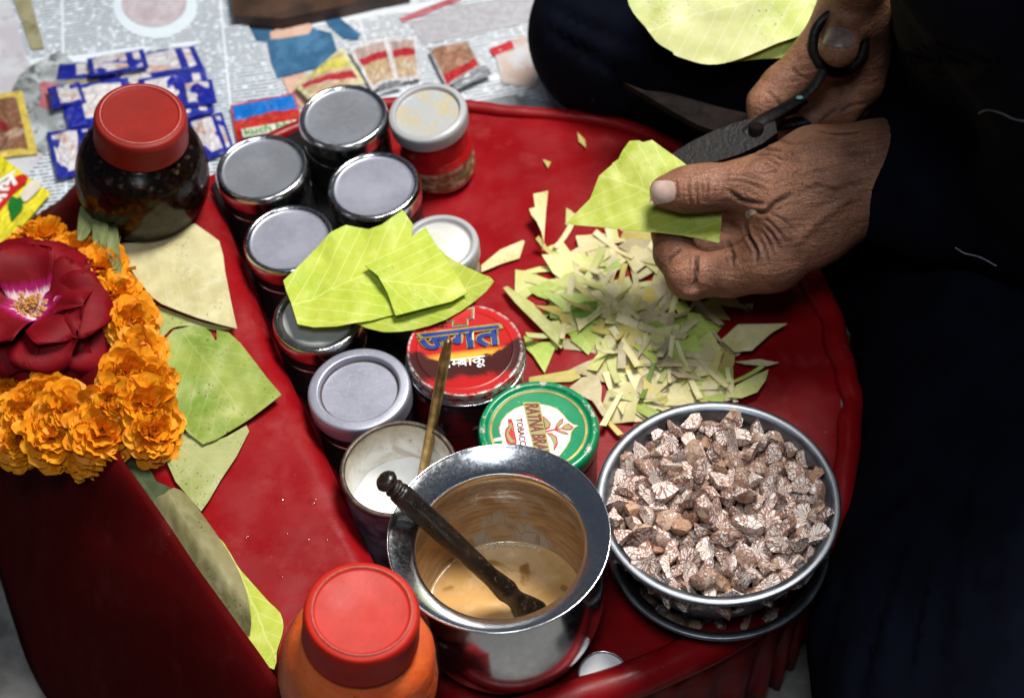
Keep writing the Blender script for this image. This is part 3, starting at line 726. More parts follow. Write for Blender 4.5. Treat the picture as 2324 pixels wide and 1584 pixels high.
l_ = obj('lid', lathe('lid', round_prof([(R*.80, H-.0035), (R*.82, H-.0002), (R*.86, H+.0002), (R*.97, H-.0008), (R, H-.003), (R*.985, H-.012), (R*.95, H-.012), (R*.78, H-.006)], .0012, 3), 96, closed=True), M_milky, tb, smooth=50)
obj('window', lathe('window', [(0, H-.0030), (R*.18, H-.0034), (R*.80, H-.0030), (R*.82, H-.004)], 80), M_tublid, l_, smooth=60)
H = .046; c0 = P(1003, 556, H); R = 180/2/S(1003, 556, H)
tb = thing('pale_tub', 'small pale plastic tub behind the cut lime green leaves', 'tub', (c0.x, c0.y, .0025), (0, -.03, 0))
M_pale = plain('pale_plastic', (.50, .48, .42), .35, .1, 40, .1); M_paled = plain('pale_plastic_disc', (.60, .61, .56), .3, .12, 30, .1)
obj('body', lathe('body', round_prof([(0, 0), (R*.86, 0), (R*.93, .003), (R*.93, H-.012), (0, H-.012)], .002), 80), M_pale, tb, smooth=45)
l_ = obj('lid', lathe('lid', round_prof([(0, H-.0035), (R*.76, H-.0035), (R*.80, H-.0028), (R*.83, H-.0004), (R*.88, H), (R*.97, H-.0006), (R, H-.003), (R, H-.012), (R*.96, H-.012)], .0012, 3), 96), M_milky, tb, smooth=50)
obj('lid_disc', lathe('lid_disc', [(0, H-.0027), (R*.72, H-.0028), (R*.745, H-.0036)], 80), M_paled, l_, smooth=60)

# ================================================================== bowls and areca nuts
k = NB('bowl_steel'); n1 = k.noise(60, 4, .6); ra = k.noise(420, 3, .6, co=k.map((1, 1, 14)))
k.set(color=k.mix(k.step(n1, .3, .7), (.14, .15, .17), (.20, .215, .24)), metal=1., rough=k.step(n1, .3, .75, .36, .50), normal=k.bump(ra, .10, .0005)); M_bowl = k.m
HB = .080; bc = P(1631, 1134, HB); RB = 558/2/S(1631, 1134, HB)
HD = .031; dc = P(1631, 1232, HD); RD2 = 506/2/S(1631, 1232, HD)
def bowl(name, label, c, z0, R, H, rimw, fl):
    t = thing(name, label, 'bowl', (c.x, c.y, z0), (0, -.012, 0))
    h = H-z0
    pts = [(0, .0012), (R*fl, .0), (R*(fl+.10), .003), (R*(.97-rimw), h*.62), (R*(.985-rimw), h-.006), (R*(1-rimw*.75), h-.0022), (R*.985, h-.0022), (R, h-.0004), (R*.99, h+.0010), (R*(1-rimw*.5), h+.0014), (R*(1-rimw*.95), h), (R*(.967-rimw), h-.006), (R*(.952-rimw), h*.62), (R*(fl+.08), .0045), (R*fl, .002), (0, .0024)]
    obj('body', lathe('body', round_prof(pts, .0016, 3), 128), M_bowl, t, smooth=180)
    return t
bowl('nut_bowl', 'wide steel bowl heaped with chopped areca nuts', bc, .0315, RB, HB, .10, .62)
bowl('lower_dish', 'steel dish under the heaped nut bowl', dc, .0025, RD2, HD, .10, .66)
# nut pieces
k = NB('nut_cut'); co = k.co(); vm = k.n('ShaderNodeVectorMath', operation='NORMALIZE'); k.l(co, vm.inputs[0])
nz = k.n('ShaderNodeTexNoise'); k.l(co, nz.inputs['Vector']); nz.inputs['Scale'].default_value = 260; nz.inputs['Detail'].default_value = 3
ad = k.n('ShaderNodeVectorMath', operation='MULTIPLY_ADD'); k.l(nz.outputs['Color'], ad.inputs[0]); ad.inputs[1].default_value = (.42,)*3; k.l(vm.outputs[0], ad.inputs[2])
sc = k.n('ShaderNodeVectorMath', operation='MULTIPLY_ADD'); k.l(co, sc.inputs[0]); sc.inputs[1].default_value = (42.,)*3; k.l(ad.outputs[0], sc.inputs[2])
edge_ = k.vor(2.7, 'DISTANCE_TO_EDGE', co=sc.outputs[0]); r_ = k.rnd()
lw = k.math('MULTIPLY_ADD', r_, .14, .085)
vein = k.step(edge_, k.math('MULTIPLY', lw, .35), lw, 1, 0)
ln = k.n('ShaderNodeVectorMath', operation='LENGTH'); k.l(co, ln.inputs[0])
ring = k.step(ln.outputs['Value'], .0086, .0096)
wcol = k.mix(k.step(k.noise(180, 3), .35, .75), (.93, .88, .83), (.80, .66, .56)); wcol = k.mix(k.step(k.math('FRACT', k.math('MULTIPLY', r_, 7.3)), .90, .95), wcol, (.50, .33, .20))
bcol = k.mix(k.noise(120, 2), (.24, .095, .065), (.38, .19, .135))
cc = k.mix(vein, wcol, bcol); cc = k.mix(k.math('MULTIPLY', ring, .85), cc, (.24, .12, .075))
k.set(color=cc, rough=.6, normal=k.bump(k.noise(420, 4, .65), .5, .0008)); M_cut = k.m
k = NB('nut_skin'); n1 = k.noise(220, 4, .6)
k.set(color=k.mix(k.step(k.noise(90, 5, .7), .35, .65), k.mix(k.step(n1, .3, .7), (.30, .16, .10), (.46, .29, .19)), (.58, .44, .33)), rough=.6, normal=k.bump(n1, .4, .001)); M_skin = k.m
def nut_mesh(seed):
    rnd = random.Random(seed); bm = bmesh.new()
    bmesh.ops.create_icosphere(bm, subdivisions=2, radius=.0098)
    sx = rnd.uniform(.85, 1.1)
    for v in bm.verts: v.co.x *= sx; v.co.z *= rnd.uniform(.97, 1.03)
    ncut = rnd.choice([3, 4, 4, 5, 5, 6])
    d0 = Vector((rnd.gauss(0, 1), rnd.gauss(0, 1), rnd.gauss(0, 1))).normalized()
    keep = d0*.0036
    for i in range(ncut):
        nrm = Vector((rnd.gauss(0, 1), rnd.gauss(0, 1), rnd.gauss(0, 1))).normalized()
        if i == 0: nrm = (-d0+.5*nrm).normalized()
        off = rnd.uniform(.0015, .0046)
        co_ = keep+nrm*off
        bmesh.ops.bisect_plane(bm, geom=bm.verts[:]+bm.edges[:]+bm.faces[:], plane_co=co_, plane_no=nrm, clear_outer=True)
        be_ = [e for e in bm.edges if e.is_boundary]
        if be_:
            r = bmesh.ops.holes_fill(bm, edges=be_, sides=0)
            for f_ in r['faces']: f_.material_index = 1
    bmesh.ops.remove_doubles(bm, verts=bm.verts, dist=.0009)
    bmesh.ops.triangulate(bm, faces=[f_ for f_ in bm.faces if len(f_.verts) > 4 or f_.material_index == 1])
    lf = [e for e in bm.edges if e.calc_length() > .0055]
    bmesh.ops.subdivide_edges(bm, edges=lf, cuts=1)
    bmesh.ops.triangulate(bm, faces=[f_ for f_ in bm.faces if len(f_.verts) > 4])
    for v in bm.verts: v.co += Vector((rnd.gauss(0, 1), rnd.gauss(0, 1), rnd.gauss(0, 1)))*.00042
    bmesh.ops.recalc_face_normals(bm, faces=bm.faces)
    me_ = bpy.data.meshes.new('areca_nut_piece'); bm.to_mesh(me_); bm.free()
    me_.materials.append(M_skin); me_.materials.append(M_cut)
    if seed % 10 < 9:
        for p in me_.polygons: p.material_index = 1 if (seed % 10 < 4 or p.material_index == 1 or p.index % 3) else 0
    cen = sum((v.co for v in me_.vertices), Vector())/len(me_.vertices)
    ext = max((v.co-cen).length for v in me_.vertices)
    shade(me_, 28)
    return me_, cen, ext
NUTS = [nut_mesh(100+i) for i in range(26)]
def pack(N, rad, rmin, rmax, zfloor, zdrop, seed, hole=0.0, iters=420):
    rs = np.random.RandomState(seed); r = rs.uniform(rmin, rmax, N)
    a = rs.uniform(0, 2*PI, N); q = np.sqrt(rs.uniform((hole/rad)**2, .95, N))*rad
    p = np.stack([q*np.cos(a), q*np.sin(a), zfloor+rs.uniform(0, zdrop, N)], 1)
    for it in range(iters):
        p[:, 2] -= .0006
        for _ in range(2):
            d = p[:, None]-p[None]; L = np.sqrt((d**2).sum(2))+1e-9; np.fill_diagonal(L, 1)
            ov = (r[:, None]+r[None])*.79-L; ov[ov < 0] = 0
            p += (d/L[..., None]*ov[..., None]).sum(1)*.22
            rad_ = np.hypot(p[:, 0], p[:, 1]); lim = rad-r*.8
            s_ = np.where(rad_ > lim, lim/rad_, 1); p[:, :2] *= s_[:, None]
            if hole:
                lo_ = hole+r*.6; rad_ = np.hypot(p[:, 0], p[:, 1]); s_ = np.where(rad_ < lo_, lo_/np.maximum(rad_, 1e-6), 1); p[:, :2] *= s_[:, None]
            p[:, 2] = np.maximum(p[:, 2], zfloor+r*.8)
    return p, r
pos, rad_n = pack(284, RB*.93, .0059, .0080, HB-.0212, .06, 4)
print('nut heap top', pos[:, 2].max(), HB)
rnd = random.Random(8)
def put_nuts(pos, rad_n, c, label, group):
    for p, r in zip(pos, rad_n):
        me_, cen, ext = rnd.choice(NUTS)
        o = bpy.data.objects.new('areca_nut_piece', me_); COL.objects.link(o)
        s_ = r*1.27/ext; q = Quaternion((rnd.gauss(0, 1), rnd.gauss(0, 1), rnd.gauss(0, 1), rnd.gauss(0, 1))).normalized()
        o.rotation_mode = 'QUATERNION'; o.rotation_quaternion = q; s3 = Vector((s_*rnd.uniform(.9, 1.15), s_*rnd.uniform(.9, 1.1), s_*rnd.uniform(.85, 1.1))); o.scale = s3
        m_ = q.to_matrix() @ Matrix.Diagonal(s3)
        o.location = Vector((c.x+p[0], c.y+p[1], p[2]))-m_ @ cen
        if group.startswith('chopped'):
            q_ = math.hypot(p[0], p[1])/RB; an = math.degrees(math.atan2(p[1], p[0]))
            zone = 'in the middle of the bowl' if q_ < .42 else 'at the rim beside the steel pot' if abs(an) > 130 else 'at the rim nearest the leaf heap' if an > 45 else 'at the front rim of the bowl' if an < -45 else 'at the rim beside the dark cloth'
            ms = sum(pp.material_index for pp in me_.polygons)/len(me_.polygons)
            look = 'all-round marbled white' if ms > .99 else 'marbled, brown-skinned' if ms < .55 else 'marbled, partly brown-skinned'
            dep = 'on top' if p[2] > HB-.006 else 'lower down'
            tag(o, f'{look} areca nut piece {dep} {zone}', 'nut', f'{look} nut pieces {dep} {zone}')
        else: tag(o, label, 'nut', group)
put_nuts(pos, rad_n, bc, 'chopped brown and white marbled areca nut piece heaped in the upper bowl', 'chopped areca nuts in the bowl')
pos2, rad2 = pack(44, RD2*.80, .0062, .0074, .006, .02, 9, hole=RD2*.52, iters=200)
pos2[:, 2] = np.minimum(pos2[:, 2], .023)
put_nuts(pos2, rad2, dc, 'shadowed marbled areca nut piece lying in the lower dish', 'areca nuts in the lower dish')

# ================================================================== leaves
def leaf_mat(name, base, light, dark, blot, speck=.0, vein_amt=.5, tl=.22, brown=(.18, .11, .05), rough=.5, vsp=.013):
    k = NB(name); x_, y_, _z = k.xyz()
    wob_ = k.math('MULTIPLY', k.math('SUBTRACT', k.noise(70, 2), .5), .004)
    ay = k.math('ABSOLUTE', k.math('ADD', y_, wob_))
    mid = k.step(ay, .0003, .0009, 1, 0)
    ph = k.math('FRACT', k.math('ADD', k.math('DIVIDE', k.math('SUBTRACT', k.math('ADD', x_, wob_), k.math('MULTIPLY', ay, 1.15)), vsp), 20.))
    lat = k.step(k.math('ABSOLUTE', k.math('SUBTRACT', ph, .5)), .02, .075, 1, 0)
    net = k.step(k.vor(210, 'DISTANCE_TO_EDGE'), .02, .07, 1, 0)
    vn = k.math('MAXIMUM', mid, k.math('MAXIMUM', k.math('MULTIPLY', lat, .8), k.math('MULTIPLY', net, .25)))
    b_ = k.noise(blot, 5, .6, .4); r_ = k.rnd()
    c = k.mix(k.step(b_, .32, .68), base, dark)
    c = k.mix(k.math('MULTIPLY', k.step(k.noise(blot*2.3, 4, .6), .48, .75), .6), c, light)
    c = k.mix(k.math('MULTIPLY', vn, vein_amt), c, light)
    if speck:
        sp_ = k.math('MULTIPLY', k.step(k.noise(520, 2, .5), .64, .70), k.step(k.noise(40, 3, .6), .58-speck*.16, .66-speck*.16))
        c = k.mix(k.math('MULTIPLY', sp_, .85), c, brown)
        c = k.mix(k.math('MULTIPLY', k.step(k.noise(33, 6, .7), .60, .78), speck*.6), c, brown)
    hs = k.n('ShaderNodeHueSaturation'); k.put(hs.inputs['Color'], c); k.put(hs.inputs['Value'], k.math('MULTIPLY_ADD', r_, .3, .85)); c = hs.outputs[0]
    nrm = k.bump(vn, -.45, .0009); nrm = k.bump(k.noise(160, 4), .18, .001, nrm)
    k.set(color=c, rough=rough, normal=nrm, spec=.35)
    tr = k.n('ShaderNodeBsdfTranslucent'); k.put(tr.inputs['Color'], c); k.l(nrm, tr.inputs['Normal'])
    mx = k.n('ShaderNodeMixShader'); mx.inputs[0].default_value = tl
    k.l(k.b.outputs[0], mx.inputs[1]); k.l(tr.outputs[0], mx.inputs[2]); k.l(mx.outputs[0], k.out.inputs['Surface'])
    return k.m
L_lime = leaf_mat('leaf_lime', (.50, .56, .065), (.66, .68, .20), (.38, .50, .04), 28, .12, .75)
L_tan = leaf_mat('leaf_tan', (.70, .66, .38), (.80, .77, .54), (.56, .50, .24), 30, .35, .25)
L_green = leaf_mat('leaf_green', (.38, .44, .10), (.54, .56, .22), (.18, .30, .03), 24, .75, .30, brown=(.08, .06, .025))
L_pale = leaf_mat('leaf_pale_green', (.50, .52, .22), (.64, .64, .38), (.38, .43, .13), 26, .7, .25, brown=(.10, .075, .035))
L_cream = leaf_mat('leaf_cream', (.62, .62, .30), (.74, .74, .50), (.48, .56, .13), 20, .2, .45)
L_dull = leaf_mat('leaf_dull_roll', (.34, .30, .15), (.42, .40, .22), (.22, .20, .075), 30, .6, .2, brown=(.12, .06, .03))
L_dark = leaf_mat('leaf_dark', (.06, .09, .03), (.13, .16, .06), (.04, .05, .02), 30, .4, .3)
def leaf(name, label, outline, zf, rib, mat, step=9, th=.00055, cat='leaf', group=None, parent=None, seed=1, sm=2):
    ol_ = smooth_line(outline, sm, closed=True) if sm > 1 else outline
    vs_, fs_, n_ = cdt_sheet([tuple(p) for p in ol_], step, .2, seed)
    w_ = [P(p.x, p.y, zf(p.x, p.y)) for p in vs_]
    A, B = P(*rib[0], zf(*rib[0])), P(*rib[1], zf(*rib[1]))
    org = sum(w_, Vector())/len(w_); xa = (B-A).normalized()
    nr = Vector((0, 0, 1)); ya = nr.cross(xa).normalized(); za = xa.cross(ya).normalized()
    # keep the origin on the midrib
    t_ = (org-A).dot(xa); org = A+xa*t_
    mt = Matrix((xa, ya, za)).transposed().to_4x4(); mt.translation = org; iv = mt.inverted()
    me_ = solid_sheet(name, [iv @ p for p in w_], fs_, th)
    o = obj(name, me_, mat, smooth=60); o.matrix_world = mt
    if parent is not None:
        o.parent = parent; o.matrix_parent_inverse = parent.matrix_world.inverted()
    else: tag(o, label, cat, group)
    return o
def c5(pts): return [((800+x/1.32)/1.7625, (300+y/1.32)/1.7625) for x, y in pts]
def c4(pts): return [((x/1.2675)/1.7625, (750+y/1.2675)/1.7625) for x, y in pts]
def cb(pts): return [((x/1.598)/1.7625, (1800+y/1.598)/1.7625) for x, y in pts]
def c3(pts): return [((2200+x/1.32)/1.7625, (y/1.32)/1.7625) for x, y in pts]
# cut leaves lying across the tins
leaf('betel_leaf', 'lime green cut leaf underneath, its round side over the red tin',
     c5([(700, 1200), (820, 1310), (930, 1348), (1000, 1357), (1130, 1345), (1300, 1290), (1450, 1195), (1552, 1090), (1490, 1052), (1400, 1010), (1300, 950), (1200, 880), (1000, 900), (800, 1000)]),
     lambda x, y: .0670+.0015*fbm(x*.012, y*.012, 1)+.000025*max(0, x-1040), ((800, 730), (1100, 640)), L_lime, 10)
leaf('betel_leaf', 'largest lime green cut leaf lying across the steel tins',
     c5([(440, 1085), (520, 1010), (600, 930), (690, 830), (770, 792), (830, 805), (890, 815), (960, 790), (1070, 712), (1125, 790), (1115, 860), (1180, 990), (1180, 1150), (1035, 1262), (900, 1297), (800, 1312), (720, 1327), (600, 1332), (515, 1315), (480, 1200), (455, 1140)]),
     lambda x, y: .0692+.0028*fbm(x*.012, y*.012, 5)+.00003*max(0, 700-x)+.00006*max(0, 560-y), ((640, 700), (960, 560)), L_lime, 10, seed=2, sm=1)
leaf('betel_leaf', 'small folded lime green leaf corner on top of the cut leaves',
     c5([(868, 1003), (1000, 940), (1190, 803), (1250, 900), (1340, 1030), (1412, 1150), (1330, 1195), (1200, 1227), (1033, 1270), (990, 1150), (940, 1060)]),
     lambda x, y: .0738+.0012*fbm(x*.02, y*.02, 9)-.00001*(x-900), ((900, 640), (1060, 660)), L_lime, 9, seed=3, sm=1)
# leaves on the ledge
zl_ = lambda b, a, s_=1: (lambda x, y: b+a*fbm(x*.011*s_, y*.011*s_, b*900))
leaf('betel_leaf', 'faded leaf lying under the tan leaf beside the garland',
     c4([(640, 400), (720, 560), (800, 600), (900, 640), (1050, 690), (1195, 712), (1090, 722), (980, 702), (900, 705), (860, 722), (800, 775), (740, 720), (680, 560), (620, 420)]), zl_(.0472, .0006), ((350, 620), (500, 740)), L_pale, 9)
leaf('betel_leaf', 'dry tan leaf with a cut corner lying behind the spotted leaf',
     c4([(612, 285), (690, 280), (800, 247), (900, 212), (988, 183), (1055, 230), (1112, 272), (1132, 345), (1142, 430), (1172, 580), (1202, 716), (1100, 690), (1000, 660), (900, 622), (820, 590), (770, 555), (700, 470), (640, 380)]),
     lambda x, y: .0492+.0022*fbm(x*.014, y*.014, 4)+.00003*max(0, y-600), ((360, 560), (530, 640)), L_tan, 9, sm=1)
leaf('betel_leaf', 'pale spotted leaf half under the green spotted leaf',
     c4([(840, 1100), (900, 1190), (1030, 1305), (1150, 1262), (1250, 1205), (1263, 1235), (1200, 1360), (1120, 1480), (1060, 1584), (1020, 1640), (950, 1560), (890, 1490), (850, 1400), (830, 1320), (815, 1230)]), zl_(.0490, .0014), ((390, 1000), (500, 1080)), L_pale, 9, sm=1)
leaf('betel_leaf', 'green leaf with black specks and a torn notch on the ledge',
     c4([(845, 760), (880, 722), (970, 702), (1040, 712), (1070, 735), (1090, 775), (1100, 772), (1098, 722), (1160, 735), (1220, 790), (1290, 880), (1350, 960), (1427, 1050), (1350, 1110), (1270, 1170), (1190, 1220), (1100, 1275), (1030, 1302), (960, 1250), (900, 1180), (850, 1050), (828, 900)]),
     lambda x, y: .0515+.0024*fbm(x*.012, y*.012, 7)+.00004*max(0, 440-x), ((420, 760), (560, 950)), L_green, 9, sm=1)
# leaves tucked behind the flap
leaf('tucked_leaf', 'dark shaded leaf tucked behind the flap under the garland', cb([(780, 40), (930, 80), (1000, 200), (1100, 250), (1020, 380), (930, 330), (860, 190)]), zl_(.0478, .001), ((290, 1050), (350, 1130)), L_dark, 8)
leaf('tucked_leaf', 'lime green leaf tucked behind the flap near the orange jar',
     cb([(1330, 520), (1430, 590), (1512, 730), (1560, 790), (1640, 880), (1720, 970), (1792, 1040), (1812, 1130), (1790, 1220), (1768, 1290), (1752, 1400), (1640, 1330), (1520, 1200), (1440, 950), (1380, 750)]), zl_(.0485, .0012), ((520, 1240), (620, 1480)), L_lime, 9)
leaf('tucked_leaf', 'long curled dull leaf tucked lengthwise behind the flap',
     cb([(980, 330), (1050, 280), (1112, 240), (1200, 290), (1300, 420), (1400, 560), (1500, 720), (1560, 860), (1596, 1000), (1592, 1190), (1480, 1110), (1360, 960), (1250, 800), (1150, 640), (1070, 500)]),
     lambda x, y: .0535+.0035*math.sin((x-(365+(y-1150)*.72))*.045)+.001*fbm(x*.05, y*.015, 3), ((390, 1130), (565, 1420)), L_dull, 7)
# round leaf on the lap and the one under it
LAP = lambda b: (lambda x, y: b+.00016*(70-y)+.0022*fbm(x*.008, y*.008, b*100))
leaf('betel_leaf', 'bright green leaf edge showing under the big round leaf', c3([(900, 325), (1000, 324), (1120, 312), (1230, 306), (1285, 260), (1310, 195), (1250, 120), (1000, 150), (850, 220)]), LAP(.118), ((1800, 0), (1500, 60)), L_lime, 12)
leaf('betel_leaf', 'big round pale green leaf lying on the dark lap',
     c3([(405, -20), (440, 70), (500, 140), (560, 220), (610, 255), (650, 278), (655, 292), (720, 315), (800, 338), (880, 341), (960, 325), (1060, 290), (1200, 230), (1290, 200), (1350, 170), (1392, 110), (1410, -20), (1390, -200), (1250, -360), (1000, -450), (750, -430), (520, -300), (420, -150)]), LAP(.126), ((1900, -40), (1480, 70)), L_cream, 14)

# ---- heap of leaf trimmings
L_s = [leaf_mat('scrap_cream', (.66, .60, .33), (.78, .72, .50), (.56, .50, .20), 60, .35, .3, tl=.12, vsp=.009), leaf_mat('scrap_pale_green', (.56, .56, .22), (.68, .68, .38), (.46, .49, .12), 60, .3, .3, tl=.12, vsp=.009),
       leaf_mat('scrap_lime', (.40, .50, .09), (.55, .60, .2), (.26, .40, .05), 50, .2, .4, tl=.12, vsp=.009), leaf_mat('scrap_yellow', (.55, .47, .12), (.64, .60, .30), (.50, .38, .08), 40, .4, .3, tl=.12, vsp=.009),
       leaf_mat('scrap_green', (.14, .25, .03), (.25, .36, .07), (.09, .18, .02), 50, .4, .3, tl=.12, vsp=.009), leaf_mat('scrap_dry', (.50, .44, .27), (.62, .56, .38), (.36, .28, .14), 60, .6, .2, tl=.12, vsp=.009)]
def scrap_shape(kind, rnd):
    if kind == 0:   # strip
        L, W = rnd.uniform(.020, .040), rnd.uniform(.0028, .0062)
        b_ = rnd.uniform(-.15, .15); t0, t1 = rnd.uniform(.3, 1), rnd.uniform(.5, 1)
        up = [(L*(q-.5), W*.5*(t0+(t1-t0)*q)+b_*L*((q-.5)**2)) for q in np.linspace(0, 1, 6)]
        dn = [(L*(q-.5), -W*.5*(t0+(t1-t0)*q)+b_*L*((q-.5)**2)) for q in np.linspace(1, 0, 6)]
        return up+dn
    if kind == 1:   # triangle with one curved side
        a, b, c_ = Vector((-rnd.uniform(.010, .017), -rnd.uniform(.003, .007))), Vector((rnd.uniform(.010, .018), rnd.uniform(-.004, .002))), Vector((rnd.uniform(-.006, .006), rnd.uniform(.006, .013)))
        m_ = (a+b)/2+Vector((0, -rnd.uniform(0, .005)))
        return [tuple(a), tuple(a*.25+m_*.5+b*.25+(a-m_)*.2), tuple(m_), tuple(b*.6+m_*.4), tuple(b), tuple(b*.5+c_*.5+Vector((.001, .001))), tuple(c_), tuple(a*.5+c_*.5)]
    if kind == 2:   # quadrilateral
        return [(-rnd.uniform(.008, .014), -rnd.uniform(.003, .007)), (0, -rnd.uniform(.004, .008)), (rnd.uniform(.008, .014), -rnd.uniform(.002, .007)), (rnd.uniform(.006, .012), rnd.uniform(.002, .007)), (0, rnd.uniform(.004, .009)), (-rnd.uniform(.006, .012), rnd.uniform(.003, .008))]
    # sliver of leaf margin (curved)
    L, W = rnd.uniform(.022, .034), rnd.uniform(.004, .008)
    return [(L*(q-.5), W*math.sin(PI*q)*.9-.002) for q in np.linspace(0, 1, 8)]+[(L*(q-.5), -.002+W*.25*math.sin(PI*q)) for q in np.linspace(.9, .1, 6)]
def scrap_mesh(seed, kind):
    rnd = random.Random(seed); ol_ = scrap_shape(kind, rnd)
    vs_, fs_, n_ = cdt_sheet(ol_, .0042, .15, seed)
    cv, tw = rnd.uniform(-30, 30), rnd.uniform(-36, 36)
    return solid_sheet('leaf_scrap', [(p.x, p.y, cv*p.x*p.x+tw*p.x*p.y+.0006*fbm(p.x*90, p.y*90, seed)) for p in vs_], fs_, .00032)
SHAPES = [(scrap_mesh(300+i, q), q) for i, q in enumerate([0]*11+[1]*9+[2]*8+[3]*4)]
VAR = {}
def scrap(x, y, z, rz, shape, mi, sc_=1., tilt=(0, 0), label=None):
    me_, q = SHAPES[shape]
    key = (shape, mi)
    if key not in VAR:
        m2 = me_.copy(); m2.materials.clear(); m2.materials.append(L_s[mi]); shade(m2, 60); VAR[key] = m2
    o = bpy.data.objects.new('leaf_scrap', VAR[key]); COL.objects.link(o)
    o.location = P(x, y, z); o.rotation_euler = (tilt[0], tilt[1], rz); o.scale = (sc_,)*3
    nm = ['cream', 'pale green', 'lime green', 'yellowish', 'dark green', 'dry tan'][mi]; sh = ['narrow strip', 'pointed scrap', 'broad scrap', 'curved sliver'][q]
    zone = 'behind the held leaf' if y < 640 and x < 1480 else 'under the hand' if y < 720 and x > 1400 else 'nearest the printed tins' if x < 1330 else 'next to the nut bowl' if y > 850 else 'on the rim side of the heap' if x > 1570 else 'in the middle of the heap'
    tag(o, label or f'{nm} {sh} of trimmed leaf {zone}', 'leaf scrap', f'{nm} {sh} leaf trimmings {zone}')
    return o
rnd = random.Random(21)
blobs = [(1440, 770, 120, 85, 1.0), (1540, 800, 120, 80, .9), (1370, 690, 100, 80, .8), (1330, 600, 85, 60, .55), (1440, 600, 80, 60, .55), (1600, 740, 90, 60, .5), (1480, 900, 90, 50, .5), (1240, 640, 70, 40, .25), (1260, 750, 60, 50, .25), (1420, 930, 50, 40, .3), (1650, 860, 60, 40, .3)]
wt_ = [b[4]*b[2]*b[3] for b in blobs]
pile = []
for i in range(205):
    b_ = rnd.choices(blobs, wt_)[0]
    for _ in range(20):
        x, y = b_[0]+rnd.gauss(0, .55)*b_[2], b_[1]+rnd.gauss(0, .6)*b_[3]
        if not (x < 1210 and y > 690) and not (x < 1370 and y > 880) and not (((x-1631)/300)**2+((y-1134)/248)**2 < 1) and x < 1735: break
    pile.append((x, y))
def dens(x, y): return sum(b[4]*math.exp(-((x-b[0])/b[2])**2-((y-b[1])/b[3])**2) for b in blobs)
for i, (x, y) in enumerate(pile):
    lv = i/len(pile); h = .0012+.0085*min(1, dens(x, y)/2.2)*lv+rnd.uniform(0, .0008)
    q = rnd.choices([0, 1, 2, 3], [.38, .30, .21, .11])[0]
    idx = rnd.choice([j for j, s_ in enumerate(SHAPES) if s_[1] == q])
    mi = rnd.choices(range(6), [.40, .24, .09, .08, .03, .16])[0]
    tl_ = .10+.22*min(1, dens(x, y)/2)
    scrap(x, y, h, rnd.uniform(0, 2*PI), idx, mi, rnd.uniform(1.05, 1.7), (rnd.gauss(0, tl_*.5), rnd.gauss(0, tl_*.5)))
# single trimmings with shapes of their own, on the bare vinyl round the heap
def c6(pts): return [((1800+x/1.44)/1.7625, (700+y/1.44)/1.7625) for x, y in pts]
SOLO = [([(480, 110), (565, 92), (553, 210), (540, 395), (528, 330), (500, 270), (468, 230), (455, 195), (490, 185)], 0, 'upright cream sliver sticking up alone behind the heap', .012),
        ([(180, 520), (290, 430), (420, 375), (430, 385), (400, 480), (300, 510), (180, 560)], 0, 'cream strip of trimming reaching from the heap to the pale tub', .003),
        ([(305, 650), (330, 640), (480, 740), (560, 830), (640, 880), (665, 960), (640, 1000), (590, 950), (500, 860), (380, 740)], 1, 'long pale green blade of trimming beside the red tin', .006),
        ([(425, 925), (510, 960), (620, 965), (545, 1140), (480, 1040), (440, 1000)], 2, 'lime green triangle of leaf lying next to the red tin', .002),
        ([(455, 1165), (600, 1140), (720, 1118), (755, 1165), (700, 1190), (560, 1195), (455, 1205)], 3, 'yellowish trimming strip between the two printed tins', .002),
        ([(680, 1230), (760, 1165), (850, 1150), (875, 1220), (870, 1300), (910, 1380), (880, 1390), (820, 1300), (750, 1270)], 5, 'bent dry yellow trimming behind the green tin', .004),
        ([(1660, 860), (1945, 855), (1850, 910), (1740, 1010), (1640, 1020), (1560, 950)], 0, 'large cream scrap whose long point sticks out to the rim', .010),
        ([(1600, 1280), (1650, 1210), (1760, 1150), (1835, 1120), (1820, 1180), (1770, 1250), (1680, 1285)], 1, 'pale green curled scrap behind the nut bowl', .006),
        ([(1640, 1075), (1780, 1060), (1895, 1080), (1830, 1100), (1700, 1090)], 0, 'thin cream splinter of leaf beside the nut bowl', .006),
        ([(132, -2), (190, 40), (180, 75), (150, 45)], 3, None, .002),
        ([(1785, 620), (1850, 605), (1800, 670)], 0, 'small cream chip of leaf under the hand', .001),
        ([(1703, 745), (1750, 738), (1740, 778)], 0, 'tiny cream chip of leaf beyond the heap', .001),
        ([(665, 290), (670, 190), (705, 210), (700, 275)], 1, 'small pale chip by the tip of the held leaf', .001),
        ([(560, 700), (650, 655), (670, 660), (640, 690), (570, 730)], 0, 'cream splinter at the edge of the heap', .004),
        ([(860, 1440), (960, 1270), (1000, 1250), (900, 1445)], 0, 'straight cream strip standing clear near the nut bowl', .008),
        ([(880, 1400), (920, 1410), (1000, 1490), (965, 1500)], 3, 'yellowish strip crossing toward the nut bowl', .004)]
for pts, mi, lab, zz in SOLO:
    if lab is None: continue
    p_ = c6(pts); n_ = len(p_)
    leaf('leaf_scrap', lab, p_, (lambda b_: (lambda x, y: b_+.0012*fbm(x*.03, y*.03, b_*1000)))(zz), (p_[0], p_[n_//2]), L_s[mi], 8, .00032, 'leaf scrap', sm=1)
for pts, lab in (([(1310, 300), (1328, 318), (1330, 336), (1314, 322)], 'small yellow chip of leaf near the far rim'), ([(1232, 362), (1250, 368), (1244, 382)], 'tiny yellow chip of leaf near the middle of the cover')):
    leaf('leaf_scrap', lab, pts, lambda x, y: .002, (pts[0], pts[2]), L_s[3], 8, .0003, 'leaf scrap', sm=1)

